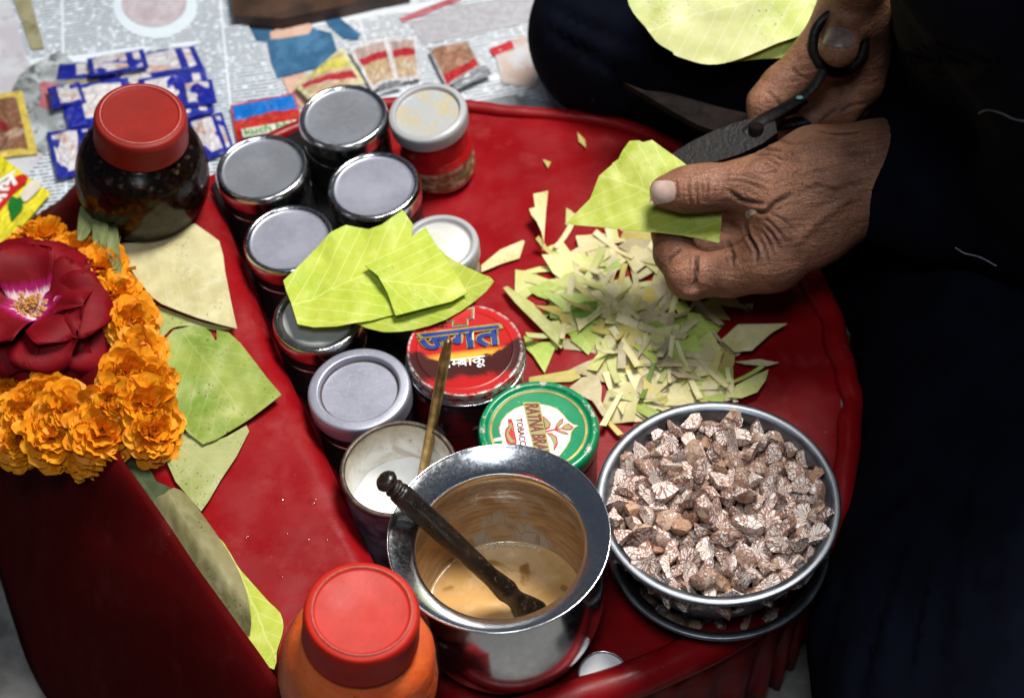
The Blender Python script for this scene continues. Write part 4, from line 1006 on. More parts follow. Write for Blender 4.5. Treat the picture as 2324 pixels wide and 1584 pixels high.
# ================================================================== flower garland and rose
k = NB('marigold_petal'); x_, y_, z_ = k.xyz(); r_ = k.rnd()
n1 = k.noise(130, 4, .6); st_ = k.noise(420, 3, .6)
cc = k.mix(k.step(n1, .34, .68), (.78, .24, .005), (.88, .40, .012)); cc = k.mix(k.math('MULTIPLY', k.step(n1, .62, .8), .5), cc, (.50, .11, .004))
k.set(color=cc, rough=.55, normal=k.bump(st_, .25, .0008), spec=.3)
tr = k.n('ShaderNodeBsdfTranslucent'); k.put(tr.inputs['Color'], cc); mx = k.n('ShaderNodeMixShader'); mx.inputs[0].default_value = .22
k.l(k.b.outputs[0], mx.inputs[1]); k.l(tr.outputs[0], mx.inputs[2]); k.l(mx.outputs[0], k.out.inputs['Surface']); M_mari = k.m
M_calyx = plain('calyx_green', (.10, .16, .05), .55, .3, 80, .3)
def marigold_mesh(seed):
    rnd = random.Random(seed); v, f = [], []
    R = .0185; NP = 100
    for i in range(NP):
        q = (i+.5)/NP; el = math.acos(1-q*1.25) if q < .99 else 1.8     # polar angle from the flower's axis
        az = i*2.39996+rnd.uniform(-.25, .25)
        L = R*(.50+.42*q)*rnd.uniform(.75, 1.2); W = R*(.46+.34*q)*rnd.uniform(.75, 1.25)
        d = Vector((math.sin(el)*math.cos(az), math.sin(el)*math.sin(az), math.cos(el)*.85))
        base = d*R*(.38+.10*rnd.random())
        side = d.cross(Vector((0, 0, 1))); side = side.normalized() if side.length > 1e-4 else Vector((1, 0, 0))
        side = (side+.4*Vector((rnd.gauss(0, 1), rnd.gauss(0, 1), rnd.gauss(0, 1)))).normalized()
        nrm = side.cross(d).normalized(); side = d.cross(nrm).normalized()
        nu, nv = 5, 4; o_ = len(v); ph = rnd.uniform(0, 6); cu = rnd.uniform(-.35, .55)
        for a in range(nv):
            t = a/(nv-1); wd = W*(.35+.65*math.sin(min(1, t*1.15)*PI*.55))
            for b in range(nu):
                s_ = (b/(nu-1)-.5)
                ruf = .0011*math.sin(s_*11+ph)*t+.0006*math.sin(s_*23+ph*2)*t
                lx = L*t*(1-.22*(abs(s_)*2)**3)
                v.append(base+d*lx+side*(s_*wd)+nrm*(cu*L*t*t*.6+ruf+.25*wd*(s_*s_)*4*.25))
        for a in range(nv-1):
            for b in range(nu-1): q_ = o_+a*nu+b; f.append((q_, q_+1, q_+nu+1, q_+nu))
    return mesh('marigold', v, f)
MARI = [marigold_mesh(50+i) for i in range(5)]
for m_ in MARI: m_.materials.append(M_mari); shade(m_, 180)
gar = thing('flower_garland', 'ring of orange marigolds lying on the ledge round a red rose', 'garland', P(190, 800, .05))
bpy.context.view_layer.update()
FL = [(92, 545, .058, 62), (172, 572, .060, 52), (232, 612, .064, 58), (40, 590, .052, 55), (268, 672, .066, 54), (300, 735, .066, 52), (322, 800, .066, 56), (286, 850, .070, 60), (345, 870, .066, 50), (330, 935, .070, 66), (345, 1005, .064, 58), (262, 925, .072, 60), (228, 1000, .064, 66), (150, 950, .066, 62), (118, 1010, .058, 66), (60, 955, .056, 60), (46, 1020, .050, 56), (190, 1052, .054, 52), (-20, 940, .046, 60), (-30, 640, .044, 60), (-60, 740, .040, 62), (-60, 850, .040, 62), (100, 905, .060, 50), (20, 895, .052, 52)]
rnd = random.Random(77); gc_ = P(120, 790, .05)
for i, (x, y, z, rpx) in enumerate(FL):
    y = y-max(0, (y-850)*.13); c = P(x, y, z-.004); out = (c-gc_); out.z = 0; out = out.normalized()
    nrm = (Vector((0, -.25, 1))+out*rnd.uniform(.25, .8)+Vector((rnd.gauss(0, .2), rnd.gauss(0, .2), 0))).normalized()
    o = bpy.data.objects.new('marigold', MARI[i % 5]); COL.objects.link(o)
    o.rotation_mode = 'QUATERNION'; o.rotation_quaternion = nrm.to_track_quat('Z', 'Y') @ Quaternion((0, 0, 1), rnd.uniform(0, 6))
    s_ = rpx/S(x, y, z)/.0185*.95; o.scale = (s_*rnd.uniform(.9, 1.1), s_*rnd.uniform(.9, 1.1), s_)
    o.location = c-gar.location; o.parent = gar
# thread through the flowers and sprigs of green leaves tied in
th = [P(x, y, z-.008)-gar.location for x, y, z, _ in [FL[j] for j in (3, 0, 1, 2, 4, 5, 6, 8, 9, 10, 12, 14, 16)]]
obj('thread', tube_mesh('thread', [tuple(q) for q in smooth_line(th, 5)], .0008, 6), plain('cotton_thread', (.5, .42, .3), .8), gar, smooth=180)
L_sprig = leaf_mat('sprig_leaf', (.22, .26, .10), (.34, .36, .18), (.13, .17, .055), 50, .2, .3)
SPR = [([(176, 545), (178, 490), (188, 460), (215, 450), (228, 436), (222, 470), (212, 510), (196, 540)], .068), ([(212, 560), (210, 510), (222, 470), (235, 438), (238, 433), (236, 480), (228, 520), (222, 560)], .070),
       ([(228, 565), (226, 520), (238, 485), (248, 478), (246, 510), (240, 560)], .071), ([(244, 575), (244, 520), (256, 500), (266, 510), (270, 560), (276, 600), (272, 640), (262, 620)], .069), ([(262, 590), (270, 550), (274, 535), (268, 570), (272, 600)], .066)]
bpy.context.view_layer.update()
for i, (pts, z) in enumerate(SPR):
    leaf('green_leaf', None, pts, (lambda z_: (lambda x, y: z_+.002*fbm(x*.04, y*.02, z_*999)))(z), (pts[0], pts[len(pts)//2]), L_sprig, 8, parent=gar, seed=i)

k = NB('rose_petal'); x_, y_, z_ = k.xyz(); n1 = k.noise(60, 4, .6); n2 = k.noise(90, 3, .6, co=k.map((1, 9, 1)))
t_ = k.math('ADD', k.math('DIVIDE', x_, .045), k.math('MULTIPLY', k.math('SUBTRACT', n2, .5), .16))
cc = k.mix(k.step(n1, .3, .7), (.125, .001, .004), (.185, .002, .007)); cc = k.mix(k.step(t_, .33, .21), cc, (.36, .010, .13)); cc = k.mix(k.step(t_, .23, .15), cc, (.82, .66, .70))
k.set(color=cc, rough=.6, normal=k.bump(n2, .22, .0012), spec=.15)
M_rose = k.m
rc = P(74, 712, .068); rose = thing('red_rose', 'open dark red rose with a pale centre inside the marigold garland', 'rose', rc, Vector((.05, -.22, 1)).to_track_quat('Z', 'Y').to_euler())
def rose_petal(L, W, cup, reflex, seed):
    rnd = random.Random(seed); v, f = [], []; nu, nv = 11, 10
    for a in range(nv):
        t = a/(nv-1); wd = W*(.30+.70*math.sin(min(1, .08+t*.80)*PI*.62))*(1 if t < .85 else 1-.35*((t-.85)/.15)**2)
        for b in range(nu):
            s_ = b/(nu-1)*2-1
            x = L*t*(1-.16*abs(s_)**2.4); z = cup*math.sin(t*PI*.62)*L-reflex*L*max(0, t-.55)**2*3
            z += .22*W*s_*s_*t*(1-.5*t)+.0016*fbm(t*3, s_*2, seed)*(.4+t)+.0012*math.sin(s_*4+seed)*t
            v.append((x, s_*wd*.5, z))
    for a in range(nv-1):
        for b in range(nu-1): q_ = a*nu+b; f.append((q_, q_+1, q_+nu+1, q_+nu))
    me_ = solid_sheet('petal', v, f, .0004); return me_
lay = [(7, .058, .050, .08, .5, -.002, .3), (6, .050, .046, .26, .25, .001, .85), (5, .040, .040, .48, .05, .003, .2)]
q = 0
for (n_, L, W, cup, ref, dz, ph) in lay:
    for i in range(n_):
        me_ = rose_petal(L*random.uniform(.92, 1.06), W, cup*random.uniform(.85, 1.15), ref, 30+q); q += 1
        o = obj('petal', me_, M_rose, rose, smooth=180)
        az = 2*PI*i/n_+ph+random.uniform(-.12, .12)
        o.rotation_euler = (random.uniform(-.12, .12), random.uniform(-.06, .06), az); o.location = (0, 0, dz+.0006*(i % 2))
k = NB('stamens'); z_ = k.xyz()[2]
k.set(color=k.mix(k.step(z_, .0095, .0115), k.mix(k.noise(200, 2), (.62, .40, .30), (.70, .55, .40)), (.55, .25, .06)), rough=.6); M_stam = k.m
v, f = [], []; rnd = random.Random(4)
for i in range(120):
    az = rnd.uniform(0, 6.283); sp_ = math.sqrt(rnd.random()); r0 = .004*sp_; r1 = (.0075+.0045*rnd.random())*sp_; h = .010+.004*rnd.random()-.003*sp_
    a = Vector((r0*math.cos(az), r0*math.sin(az), .002)); b = Vector((r1*math.cos(az), r1*math.sin(az), h+.002))
    for p_, w_ in ((a, .00028), (b, .00026)):
        for j in range(4): v.append(p_+Vector((w_*math.cos(j*PI/2), w_*math.sin(j*PI/2), 0)))
    n_ = len(v)-8
    for j in range(4): f.append((n_+j, n_+(j+1) % 4, n_+4+(j+1) % 4, n_+4+j))
    o_ = len(v); e_ = .00095
    for dx, dy, dz in ((1, 0, 0), (-1, 0, 0), (0, 1, 0), (0, -1, 0), (0, 0, .8), (0, 0, -.8)):
        v.append(b+Vector((dx*e_*1.5, dy*e_, dz*e_)))
    for tri in ((0, 2, 4), (2, 1, 4), (1, 3, 4), (3, 0, 4), (2, 0, 5), (1, 2, 5), (3, 1, 5), (0, 3, 5)): f.append(tuple(o_+j for j in tri))
st_o = obj('stamens', mesh('stamens', v, f), M_stam, rose); st_o['kind'] = 'stuff'

# ================================================================== newspapers
def news_mat(name, paper, ink, colw=.052, line=.0030, amt=.75, off=0.):
    k = NB(name); x_, y_, _z = k.xyz()
    colid = k.math('FLOOR', k.math('ADD', k.math('DIVIDE', x_, colw), 50.+off)); y_ = k.math('MULTIPLY_ADD', colid, .00137, y_)
    ph = k.math('FRACT', k.math('ADD', k.math('DIVIDE', y_, line), 500.))
    ln_ = k.step(k.math('ABSOLUTE', k.math('SUBTRACT', ph, .5)), .20, .30, 1, 0)
    row = k.math('FLOOR', k.math('ADD', k.math('DIVIDE', y_, line), 500.))
    cx_ = k.n('ShaderNodeCombineXYZ'); k.put(cx_.inputs[0], k.math('MULTIPLY', x_, 230.)); k.put(cx_.inputs[1], k.math('MULTIPLY_ADD', colid, 3.7, k.math('MULTIPLY', row, 7.31)))
    wn = k.noise(1., 1, .5, co=cx_.outputs[0])
    word = k.step(wn, .22, .55)
    cp = k.math('FRACT', k.math('ADD', k.math('DIVIDE', x_, colw), 50.+off)); col_ = k.math('MULTIPLY', k.step(cp, .006, .02), k.step(cp, .994, .98))
    cp2 = k.math('FRACT', k.math('ADD', k.math('DIVIDE', y_, .093), 50.3)); head = k.step(k.math('ADD', cp2, k.math('MULTIPLY', k.step(k.noise(11, 1), .5, .52), 1.)), .08, .085)
    tx = k.math('MULTIPLY', k.math('MULTIPLY', ln_, word), k.math('MULTIPLY', col_, head))
    pc_ = k.mix(k.step(k.noise(14, 4), .3, .7), paper, tuple(c*.9 for c in paper))
    k.set(color=k.mix(k.math('MULTIPLY', tx, amt), pc_, ink), rough=.85, spec=.2, normal=k.bump(k.noise(9, 4), .4, .01)); return k.m
N1 = news_mat('newsprint', (.66, .73, .80), (.05, .06, .08), .062, .0037, .95); N2 = news_mat('newsprint_b', (.64, .68, .73), (.08, .09, .11), .060, .0037, .8, .4)
def paper(name, label, outline, z, d0, d1, mat, seed):
    o = leaf(name, label, outline, lambda x, y: z+.0022*fbm(x*.005, y*.005, seed)+.0012, (d0, d1), mat, 34, .0002, 'newspaper', sm=1, seed=seed)
    o['group'] = 'newspapers spread behind the stand'
    return o
n2 = paper('newspaper', 'newspaper page with a denim skirt picture, under the white sachets', [(480, -60), (1330, -170), (1380, 120), (1340, 330), (1200, 330), (900, 300), (600, 420), (420, 380)], ZN, (560, 90), (1200, -30), N2, 3)
n1 = paper('newspaper', 'newspaper page of small grey text beside the blue sachets', [(-220, -40), (100, -70), (528, -60), (548, 30), (590, 110), (622, 170), (648, 250), (640, 330), (540, 420), (300, 520), (100, 640), (-220, 760)], ZN+.0026, (60, 150), (560, 85), N1, 4)
def print_mat(name, a, b, c_, s1=30, s2=70, amt=.5):
    k = NB(name); cc_ = k.mix(k.step(k.noise(s1, 3, .6, .5), .4, .6), a, b); cc_ = k.mix(k.math('MULTIPLY', k.step(k.noise(s2, 3, .6), .55, .65), amt), cc_, c_)
    k.set(color=cc_, rough=.8, spec=.2); return k.m
bpy.context.view_layer.update()
def patch(parent, pts, mat, name='printed_picture', z=None, sm=1):
    zz = (z if z is not None else (ZN+.0012 if parent is n2 else ZN+.0038))
    seed = 3 if parent is n2 else 4
    return leaf(name, None, pts, lambda x, y: zz+.0022*fbm(x*.005, y*.005, seed)+.0006, (pts[0], pts[1]), mat, 40, .0001, parent=parent, sm=sm)
grey1 = print_mat('print_grey_gears', (.22, .24, .25), (.42, .46, .48), (.05, .055, .06), 45, 80, .8); pink = print_mat('print_pinkish', (.40, .34, .38), (.46, .42, .45), (.30, .27, .3), 60, 200)
denim = print_mat('print_denim', (.03, .10, .20), (.06, .17, .30), (.02, .06, .12), 40, 120); skin_p = print_mat('print_skin', (.50, .30, .22), (.58, .40, .32), (.36, .2, .15), 40, 90)
oliv = print_mat('print_olive_grey', (.22, .20, .11), (.30, .28, .17), (.12, .11, .07), 30, 80); redp = print_mat('print_dull_red', (.36, .09, .11), (.42, .16, .18), (.25, .05, .06), 40, 100)
circ = lambda x, y, a, b: [(x+a*math.cos(t), y+b*math.sin(t)) for t in np.linspace(0, 2*PI, 25)[:-1]]
patch(n1, circ(352, 14, 96, 74), print_mat('print_halo', (.58, .66, .72), (.56, .63, .7), (.6, .67, .72)))
patch(n1, circ(350, 6, 74, 56), pink, z=ZN+.0043)
patch(n1, [(-220, -30), (10, -40), (60, 130), (110, 215), (150, 255), (120, 330), (60, 400), (-220, 430)], print_mat('print_lilac_page', (.44, .42, .47), (.50, .52, .56), (.36, .30, .36), 25, 60))
patch(n1, [(20, -30), (62, -30), (100, 110), (72, 115)], oliv, z=ZN+.0043)
patch(n1, [(40, 175), (70, 150), (135, 115), (165, 140), (190, 260), (150, 300), (100, 350), (50, 330), (30, 250)], grey1, z=ZN+.0043)
patch(n1, [(68, 200), (100, 185), (150, 195), (155, 225), (110, 250), (75, 235)], redp, z=ZN+.0047)
patch(n1, [(150, 185), (225, 160), (262, 200), (270, 235), (230, 250), (165, 225)], oliv, z=ZN+.0047)
patch(n1, circ(60, 215, 34, 40), print_mat('print_wheel', (.10, .11, .11), (.30, .33, .34), (.4, .45, .46), 60, 150), z=ZN+.0050)
patch(n1, [(150, 300), (180, 270), (215, 270), (235, 380), (230, 450), (175, 430), (150, 370)], print_mat('print_mauve', (.42, .36, .40), (.48, .44, .48), (.38, .32, .36)), z=ZN+.0043)
patch(n1, [(260, 395), (300, 390), (310, 420), (270, 425)], redp, z=ZN+.0043)
patch(n2, [(555, 70), (640, 45), (720, 22), (745, 60), (780, 90), (812, 92), (818, 78), (770, 40), (742, 18), (730, 20), (700, 60), (640, 75), (610, 95), (560, 95)], denim)
patch(n2, [(605, 90), (640, 75), (700, 62), (752, 75), (770, 130), (800, 145), (700, 160), (630, 178), (615, 140)], denim, z=ZN+.0018)
patch(n2, [(612, 75), (640, 60), (690, 48), (712, 60), (700, 78), (640, 88), (615, 90)], skin_p, z=ZN+.0021)
patch(n2, [(640, 178), (690, 165), (725, 200), (760, 240), (700, 262), (660, 220)], skin_p, z=ZN+.0018)
patch(n2, [(905, 42), (960, 20), (1040, -10), (1050, 0), (970, 32), (912, 52)], redp)
patch(n2, [(930, 55), (1030, 12), (1210, -10), (1250, 40), (1120, 70), (960, 100)], print_mat('print_grey_text', (.33, .33, .36), (.40, .40, .43), (.28, .28, .3), 200, 400))
patch(n2, [(1080, 230), (1160, 215), (1260, 235), (1290, 290), (1200, 300), (1100, 270)], print_mat('print_shade', (.18, .19, .2), (.30, .32, .33), (.06, .07, .08), 30, 60))
patch(n2, [(1120, 110), (1190, 80), (1230, 130), (1215, 200), (1140, 190)], print_mat('print_faces', (.46, .36, .30), (.48, .48, .5), (.35, .15, .12), 40, 60), z=ZN+.0021)
patch(n2, [(1110, 112), (1160, 92), (1168, 110), (1120, 128)], print_mat('print_red_bar', (.42, .02, .03), (.45, .04, .05), (.4, .02, .02)), z=ZN+.0024)

# ================================================================== sachets
def sachet_mat(name, border, inner, blobs_, bw=.10, band=None, sheen=.25):
    k = NB(name); uv = k.co('UV'); x_, y_, _z = k.xyz(uv)
    ex = k.math('MINIMUM', k.math('MINIMUM', x_, k.math('SUBTRACT', 1., x_)), k.math('MINIMUM', y_, k.math('SUBTRACT', 1., y_)))
    r_ = k.rnd(); mp = k.n('ShaderNodeVectorMath', operation='ADD'); k.l(uv, mp.inputs[0]); cb_ = k.n('ShaderNodeCombineXYZ'); k.put(cb_.inputs[0], k.math('MULTIPLY', r_, 9.)); k.put(cb_.inputs[1], k.math('MULTIPLY', r_, 5.)); k.l(cb_.outputs[0], mp.inputs[1])
    c = inner
    for (col, sc_, lo, hi) in blobs_: c = k.mix(k.step(k.noise(sc_, 2, .5, .3, co=mp.outputs[0]), lo, hi), c, col)
    if band:
        for (col, ax, a, b) in band:
            s_ = x_ if ax == 'x' else y_ if ax == 'y' else k.math('ADD', y_, k.math('MULTIPLY', x_, .5))
            c = k.mix(k.math('MULTIPLY', k.step(s_, a, a+.015), k.step(s_, b, b-.015)), c, col)
    c = k.mix(k.step(ex, bw-.012, bw, 1, 0), c, border)
    k.set(color=c, rough=.3, coat=sheen, coatr=.15, normal=k.bump(k.noise(5, 4, .6, 1.5, co=uv), .9, .008)); return k.m
def sachet(label, q, z, mat, puff=.0035, group=None, cat='sachet', name='sachet'):
    """q: four corners (lower left, lower right, upper right, upper left)"""
    A, B, C_, D = [P(x, y, z) for x, y in q]; org = (A+B+C_+D)/4; nu, nv = 11, 9; v, f, uvs = [], [], []
    sd = random.random()*50
    for side in (1, -1):
        for j in range(nv):
            for i in range(nu):
                u, t = i/(nu-1), j/(nv-1); p_ = (A*(1-u)+B*u)*(1-t)+(D*(1-u)+C_*u)*t
                e = min(1, min(u, 1-u)/.10)*min(1, min(t, 1-t)/.12); e = e*e*(3-2*e)
                zz = puff*e*(math.sin(PI*u)*math.sin(PI*t))**.5*(1 if side > 0 else .12)+.0004+.0020*fbm(u*4+sd, t*4, 1)*e
                v.append((p_.x-org.x, p_.y-org.y, (zz if side > 0 else -.0002-.0)+.0012*fbm(u*2+sd, t*2, 5))); uvs.append((u, t))
    n_ = nu*nv
    for s_ in (0, 1):
        for j in range(nv-1):
            for i in range(nu-1):
                a = s_*n_+j*nu+i; qd = (a, a+1, a+nu+1, a+nu); f.append(qd if s_ == 0 else qd[::-1])
    rim_ = [i for i in range(nu)]+[nu*(j+1)+nu-1 for j in range(nv-1)]+[nu*(nv-1)+i for i in range(nu-2, -1, -1)]+[nu*j for j in range(nv-2, 0, -1)]
    for a, b in zip(rim_, rim_[1:]+rim_[:1]): f.append((b, a, a+n_, b+n_))
    me_ = mesh(name, v, f); ul = me_.uv_layers.new(name='UVMap')
    for lp in me_.loops: ul.data[lp.index].uv = uvs[lp.vertex_index]
    o = obj(name, me_, mat, loc=org, smooth=60)
    return tag(o, label, cat, group)
S_blue = sachet_mat('blue_sachet', (.008, .018, .36), (.78, .76, .76), [((.70, .48, .40), 3.2, .54, .64), ((.008, .018, .36), 1.6, .56, .58), ((.50, .03, .06), 3.6, .70, .73), ((.80, .80, .82), 6, .66, .7)], .12, [((.008, .018, .36), 'x', .04, .30)])
S_blue2 = sachet_mat('blue_sachet_b', (.010, .022, .34), (.76, .74, .78), [((.68, .46, .38), 2.6, .50, .62), ((.010, .022, .36), 1.7, .58, .60)], .10, [((.010, .022, .34), 'x', .66, .80)])
def c1(pts): return [((150+x/2.64)/1.7625, (150+y/2.64)/1.7625) for x, y in pts]
random.seed(12)
BL = [('blue and white sachet at the back corner, next to the grey printed wheels', [(200, 455), (950, 420), (880, 235), (225, 290)], .0012, S_blue), ('blue and white sachet farthest back behind the red-lidded jar', [(1060, 440), (1760, 330), (1650, 90), (1010, 195)], .0016, S_blue2),
      ('blue and white sachet behind the left rim of the dull red lid', [(330, 960), (1010, 860), (960, 430), (200, 540)], .0050, S_blue), ('blue and white sachet behind the dull red lid, tallest of the pile', [(1150, 940), (1870, 800), (1770, 330), (1060, 450)], .0056, S_blue2),
      ('blue sachet pile bottom showing between the two upper sachets', [(700, 640), (1300, 560), (1250, 300), (640, 400)], .0005, S_blue), ('blue and white sachet slanting beside the shoulder of the brown jar', [(210, 1500), (660, 1420), (560, 930), (95, 1010)], .0030, S_blue2),
      ('blue and white sachet between the brown jar and the red sachet', [(1760, 1310), (2080, 1180), (1950, 800), (1570, 880)], .0022, S_blue2), ('blue sachet lowest in the pile against the brown jar', [(420, 1560), (800, 1480), (760, 1000), (420, 1000)], .0058, S_blue)]
BL += [('blue and white sachet slipped crosswise over the far corner of the pile', [(560, 420), (1180, 330), (1120, 130), (520, 230)], .0075, S_blue2), ('small blue and white sachet poking out past the far side of the jar lid', [(1480, 760), (1900, 700), (1840, 440), (1440, 500)], .0085, S_blue),
       ('blue sachet leaning over the pile next to the grey printed wheels', [(150, 760), (520, 690), (440, 470), (100, 540)], .0080, S_blue)]
for lab, q, dz, m_ in BL: sachet(lab, c1(q), ZN+.0045+dz, m_, .003, 'blue and white sachets behind the brown jar')
# red sachet with blue strip and green lettering
S_red = sachet_mat('red_sachet', (.52, .03, .018), (.50, .025, .015), [((.55, .09, .02), 3, .6, .7)], .03, [((.005, .16, .58), 'y', .74, 1.1), ((.36, .005, .006), 'y', .42, .60)])
z5 = ZN+.008
rs = sachet('red sachet with a blue strip and green letters behind the tins', [(552, 395), (712, 360), (668, 212), (522, 240)], z5, S_red, .002)
bpy.context.view_layer.update()
inv = Matrix.Translation(-rs.location); zz = z5+.0042
flat_poly('label_panel', [P(x, y, zz) for x, y in [(548, 294), (672, 272), (676, 290), (552, 312)]], .0004, pr('pale_label', (.62, .60, .55)), rs, inv)
lay_text('lettering', glyph_mesh('kuch bhi', .02), (556, 307), (666, 288), (553, 292), zz+.0005, .0004, pr('green_ink', (.03, .26, .03)), rs, inv)
# yellow sachets at the left
S_y1 = sachet_mat('yellow_sachet_dark', (.62, .48, .08), (.22, .10, .05), [((.45, .30, .20), 4, .52, .6), ((.20, .01, .015), 2.2, .52, .6), ((.36, .34, .5), 5, .68, .72), ((.3, .4, .1), 3.3, .66, .7)], .10)
sachet('yellow bordered sachet with a brown picture at the picture edge', [(-110, 372), (86, 350), (50, 208), (-110, 224)], ZN+.006, S_y1, .003)
S_y2 = sachet_mat('yellow_sachet', (.72, .62, .02), (.74, .66, .02), [((.72, .50, .03), 3.5, .66, .74)], .02)
q2 = [(-130, 740), (10, 560), (118, 438), (30, 352)]
y2 = sachet('bright yellow sachet with red lettering beside the marigold garland', [(-160, 690), (8, 565), (116, 440), (-20, 340)], ZN+.0085, S_y2, .003)
bpy.context.view_layer.update(); inv = Matrix.Translation(-y2.location); zz = ZN+.0135
flat_poly('printed_panel', [P(x, y, zz) for x, y in smooth_line([(-60, 470), (10, 415), (50, 396), (62, 408), (30, 440), (-20, 500), (-60, 520)], 4, True)], .0006, P_red, y2, inv)
lay_text('lettering', glyph_mesh('मूल', .03), (-30, 478), (52, 424), (-50, 440), zz+.0005, .0004, P_white, y2, inv)
flat_poly('printed_leaf', [P(x, y, zz) for x, y in smooth_line([(18, 465), (26, 446), (38, 450), (48, 450), (52, 470), (40, 486), (28, 498), (22, 480)], 3, True)], .0006, pr('leaf_green_ink', (.01, .14, .02)), y2, inv)
flat_poly('printed_panel', [P(x, y, zz) for x, y in smooth_line([(48, 440), (70, 412), (88, 408), (92, 424), (70, 448), (55, 458)], 3, True)], .0006, pr('pale_ink', (.62, .58, .50)), y2, inv)
# white and red sachets, fanned
S_w = sachet_mat('white_red_sachet', (.76, .77, .80), (.62, .44, .26), [((.70, .58, .46), 3, .5, .6), ((.42, .22, .12), 4, .62, .7)], .10, [((.50, .02, .04), 'y', .52, .70), ((.55, .42, .38), 'y', .70, .92)])
S_w2 = sachet_mat('white_red_sachet_b', (.72, .70, .40), (.62, .44, .26), [((.70, .58, .46), 3, .5, .6), ((.02, .30, .34), 4, .68, .72)], .08, [((.50, .02, .04), 'd', .60, .84), ((.66, .60, .12), 'd', .95, 1.25)])
def c2(pts): return [((900+x/1.76)/1.7625, (y/1.76)/1.7625) for x, y in pts]
G_ = 'white and red sachets fanned on the newspaper'
sachet('white sachet at the right end of the fan behind the clear tub', c2([(1215, 590), (1375, 560), (1345, 258), (1130, 275)]), ZN+.0055, S_w, .002, G_)
sachet('white and red sachet in the middle of the fan', c2([(1040, 640), (1215, 575), (1135, 258), (860, 350)]), ZN+.0068, S_w, .002, G_)
sachet('yellow edged red sachet at the left end of the fan', c2([(580, 700), (990, 590), (830, 340), (490, 605)]), ZN+.0082, S_w2, .002, G_)
S_br = sachet_mat('brown_sachet', (.50, .50, .53), (.36, .18, .11), [((.50, .30, .20), 3, .5, .6), ((.42, .42, .45), 3.4, .62, .7)], .05, [((.52, .02, .03), 'y', .06, .28)])
sachet('brown and grey sachet with a red strip behind the clear tub', c2([(1560, 620), (1800, 470), (1710, 285), (1430, 350)]), ZN+.006, S_br, .002)
S_clear = sachet_mat('silver_sachet', (.42, .45, .48), (.46, .49, .52), [((.30, .33, .36), 4, .5, .6), ((.55, .56, .58), 6, .6, .66)], .05, sheen=.6)
sachet('silvery empty wrapper lying next to the brown and grey sachet', c2([(1620, 640), (1880, 520), (1840, 470), (1600, 590)]), ZN+.0085, S_clear, .003, None, 'wrapper', 'wrapper')
sachet('crumpled clear wrapper between the two rearmost tins', c2([(1080, 640), (1260, 600), (1230, 570), (1060, 630)]), ZN+.010, S_clear, .004, None, 'wrapper', 'wrapper')
# wooden board at the back
M_board = plain('dark_board', (.045, .020, .010), .55, .6, 30, .5)
bq = [P(x, y, ZN+.012) for x, y in [(515, -60), (530, 40), (640, 48), (760, 22), (930, -20), (930, -120)]]
vs, fs, n = cdt_sheet([(p.x, p.y) for p in bq], .03, .1, 5)
tag(obj('wooden_board', solid_sheet('wooden_board', [(p.x, p.y, ZN+.014) for p in vs], fs, .012), M_board, smooth=30), 'dark brown wooden board lying at the back on the newspapers', 'board')

# ================================================================== person: continuous surfaces grown from joint chains
from mathutils.bvhtree import BVHTree
def surface_nets(field, lo, hi, h):
    n = [int(math.ceil((b-a)/h))+1 for a, b in zip(lo, hi)]
    ax = [(a+h*np.arange(k_)).astype(np.float32) for a, k_ in zip(lo, n)]
    X, Y, Z = np.meshgrid(*ax, indexing='ij')
    V = field(X, Y, Z); ins = V < 0
    acc = np.zeros([k_-1 for k_ in n]+[3], np.float32); cnt = np.zeros([k_-1 for k_ in n], np.int16)
    faces = []
    cross = []
    for d in range(3):
        sl0 = [slice(None)]*3; sl1 = [slice(None)]*3; sl0[d] = slice(0, -1); sl1[d] = slice(1, None)
        a, b = V[tuple(sl0)], V[tuple(sl1)]; c = ins[tuple(sl0)] != ins[tuple(sl1)]
        I = np.argwhere(c); t = a[c]/(a[c]-b[c]); p = I.astype(np.float32); p[:, d] += t
        cross.append((I, ins[tuple(sl0)][c]))
        o = [k_ for k_ in range(3) if k_ != d]
        for s1 in (0, 1):
            for s2 in (0, 1):
                J = I.copy(); J[:, o[0]] -= s1; J[:, o[1]] -= s2
                ok = (J >= 0).all(1) & (J < np.array(acc.shape[:3])).all(1); J = J[ok]
                np.add.at(acc, tuple(J.T), p[ok]); np.add.at(cnt, tuple(J.T), 1)
    act = cnt > 0; idx = -np.ones(cnt.shape, np.int64); idx[act] = np.arange(act.sum())
    verts = acc[act]/cnt[act][:, None]*h+np.array(lo, np.float32)
    for d in range(3):
        I, inside0 = cross[d]; o = [(d+1) % 3, (d+2) % 3]
        ok = (I[:, o[0]] > 0) & (I[:, o[1]] > 0) & (I[:, o[0]] < n[o[0]]-1) & (I[:, o[1]] < n[o[1]]-1)
        I, s = I[ok], inside0[ok]
        def cell(a, b):
            J = I.copy(); J[:, o[0]] -= a; J[:, o[1]] -= b; return idx[tuple(J.T)]
        q = np.stack([cell(1, 1), cell(0, 1), cell(0, 0), cell(1, 0)], 1)
        q[~s] = q[~s][:, ::-1]; faces.append(q)
    return verts, np.concatenate(faces)
def smin(a, b, k_):
    h_ = np.clip(.5+.5*(b-a)/k_, 0, 1); return b+(a-b)*h_-k_*h_*(1-h_)
def cap(X, Y, Z, a, b, ra, rb):
    d = b-a; L = d.dot(d)
    t = np.clip(((X-a.x)*d.x+(Y-a.y)*d.y+(Z-a.z)*d.z)/max(L, 1e-12), 0, 1)
    return np.sqrt((X-a.x-t*d.x)**2+(Y-a.y-t*d.y)**2+(Z-a.z-t*d.z)**2)-(ra+(rb-ra)*t)
def J(x, y, z, rpx): return (P(x, y, z), rpx/S(x, y, z))
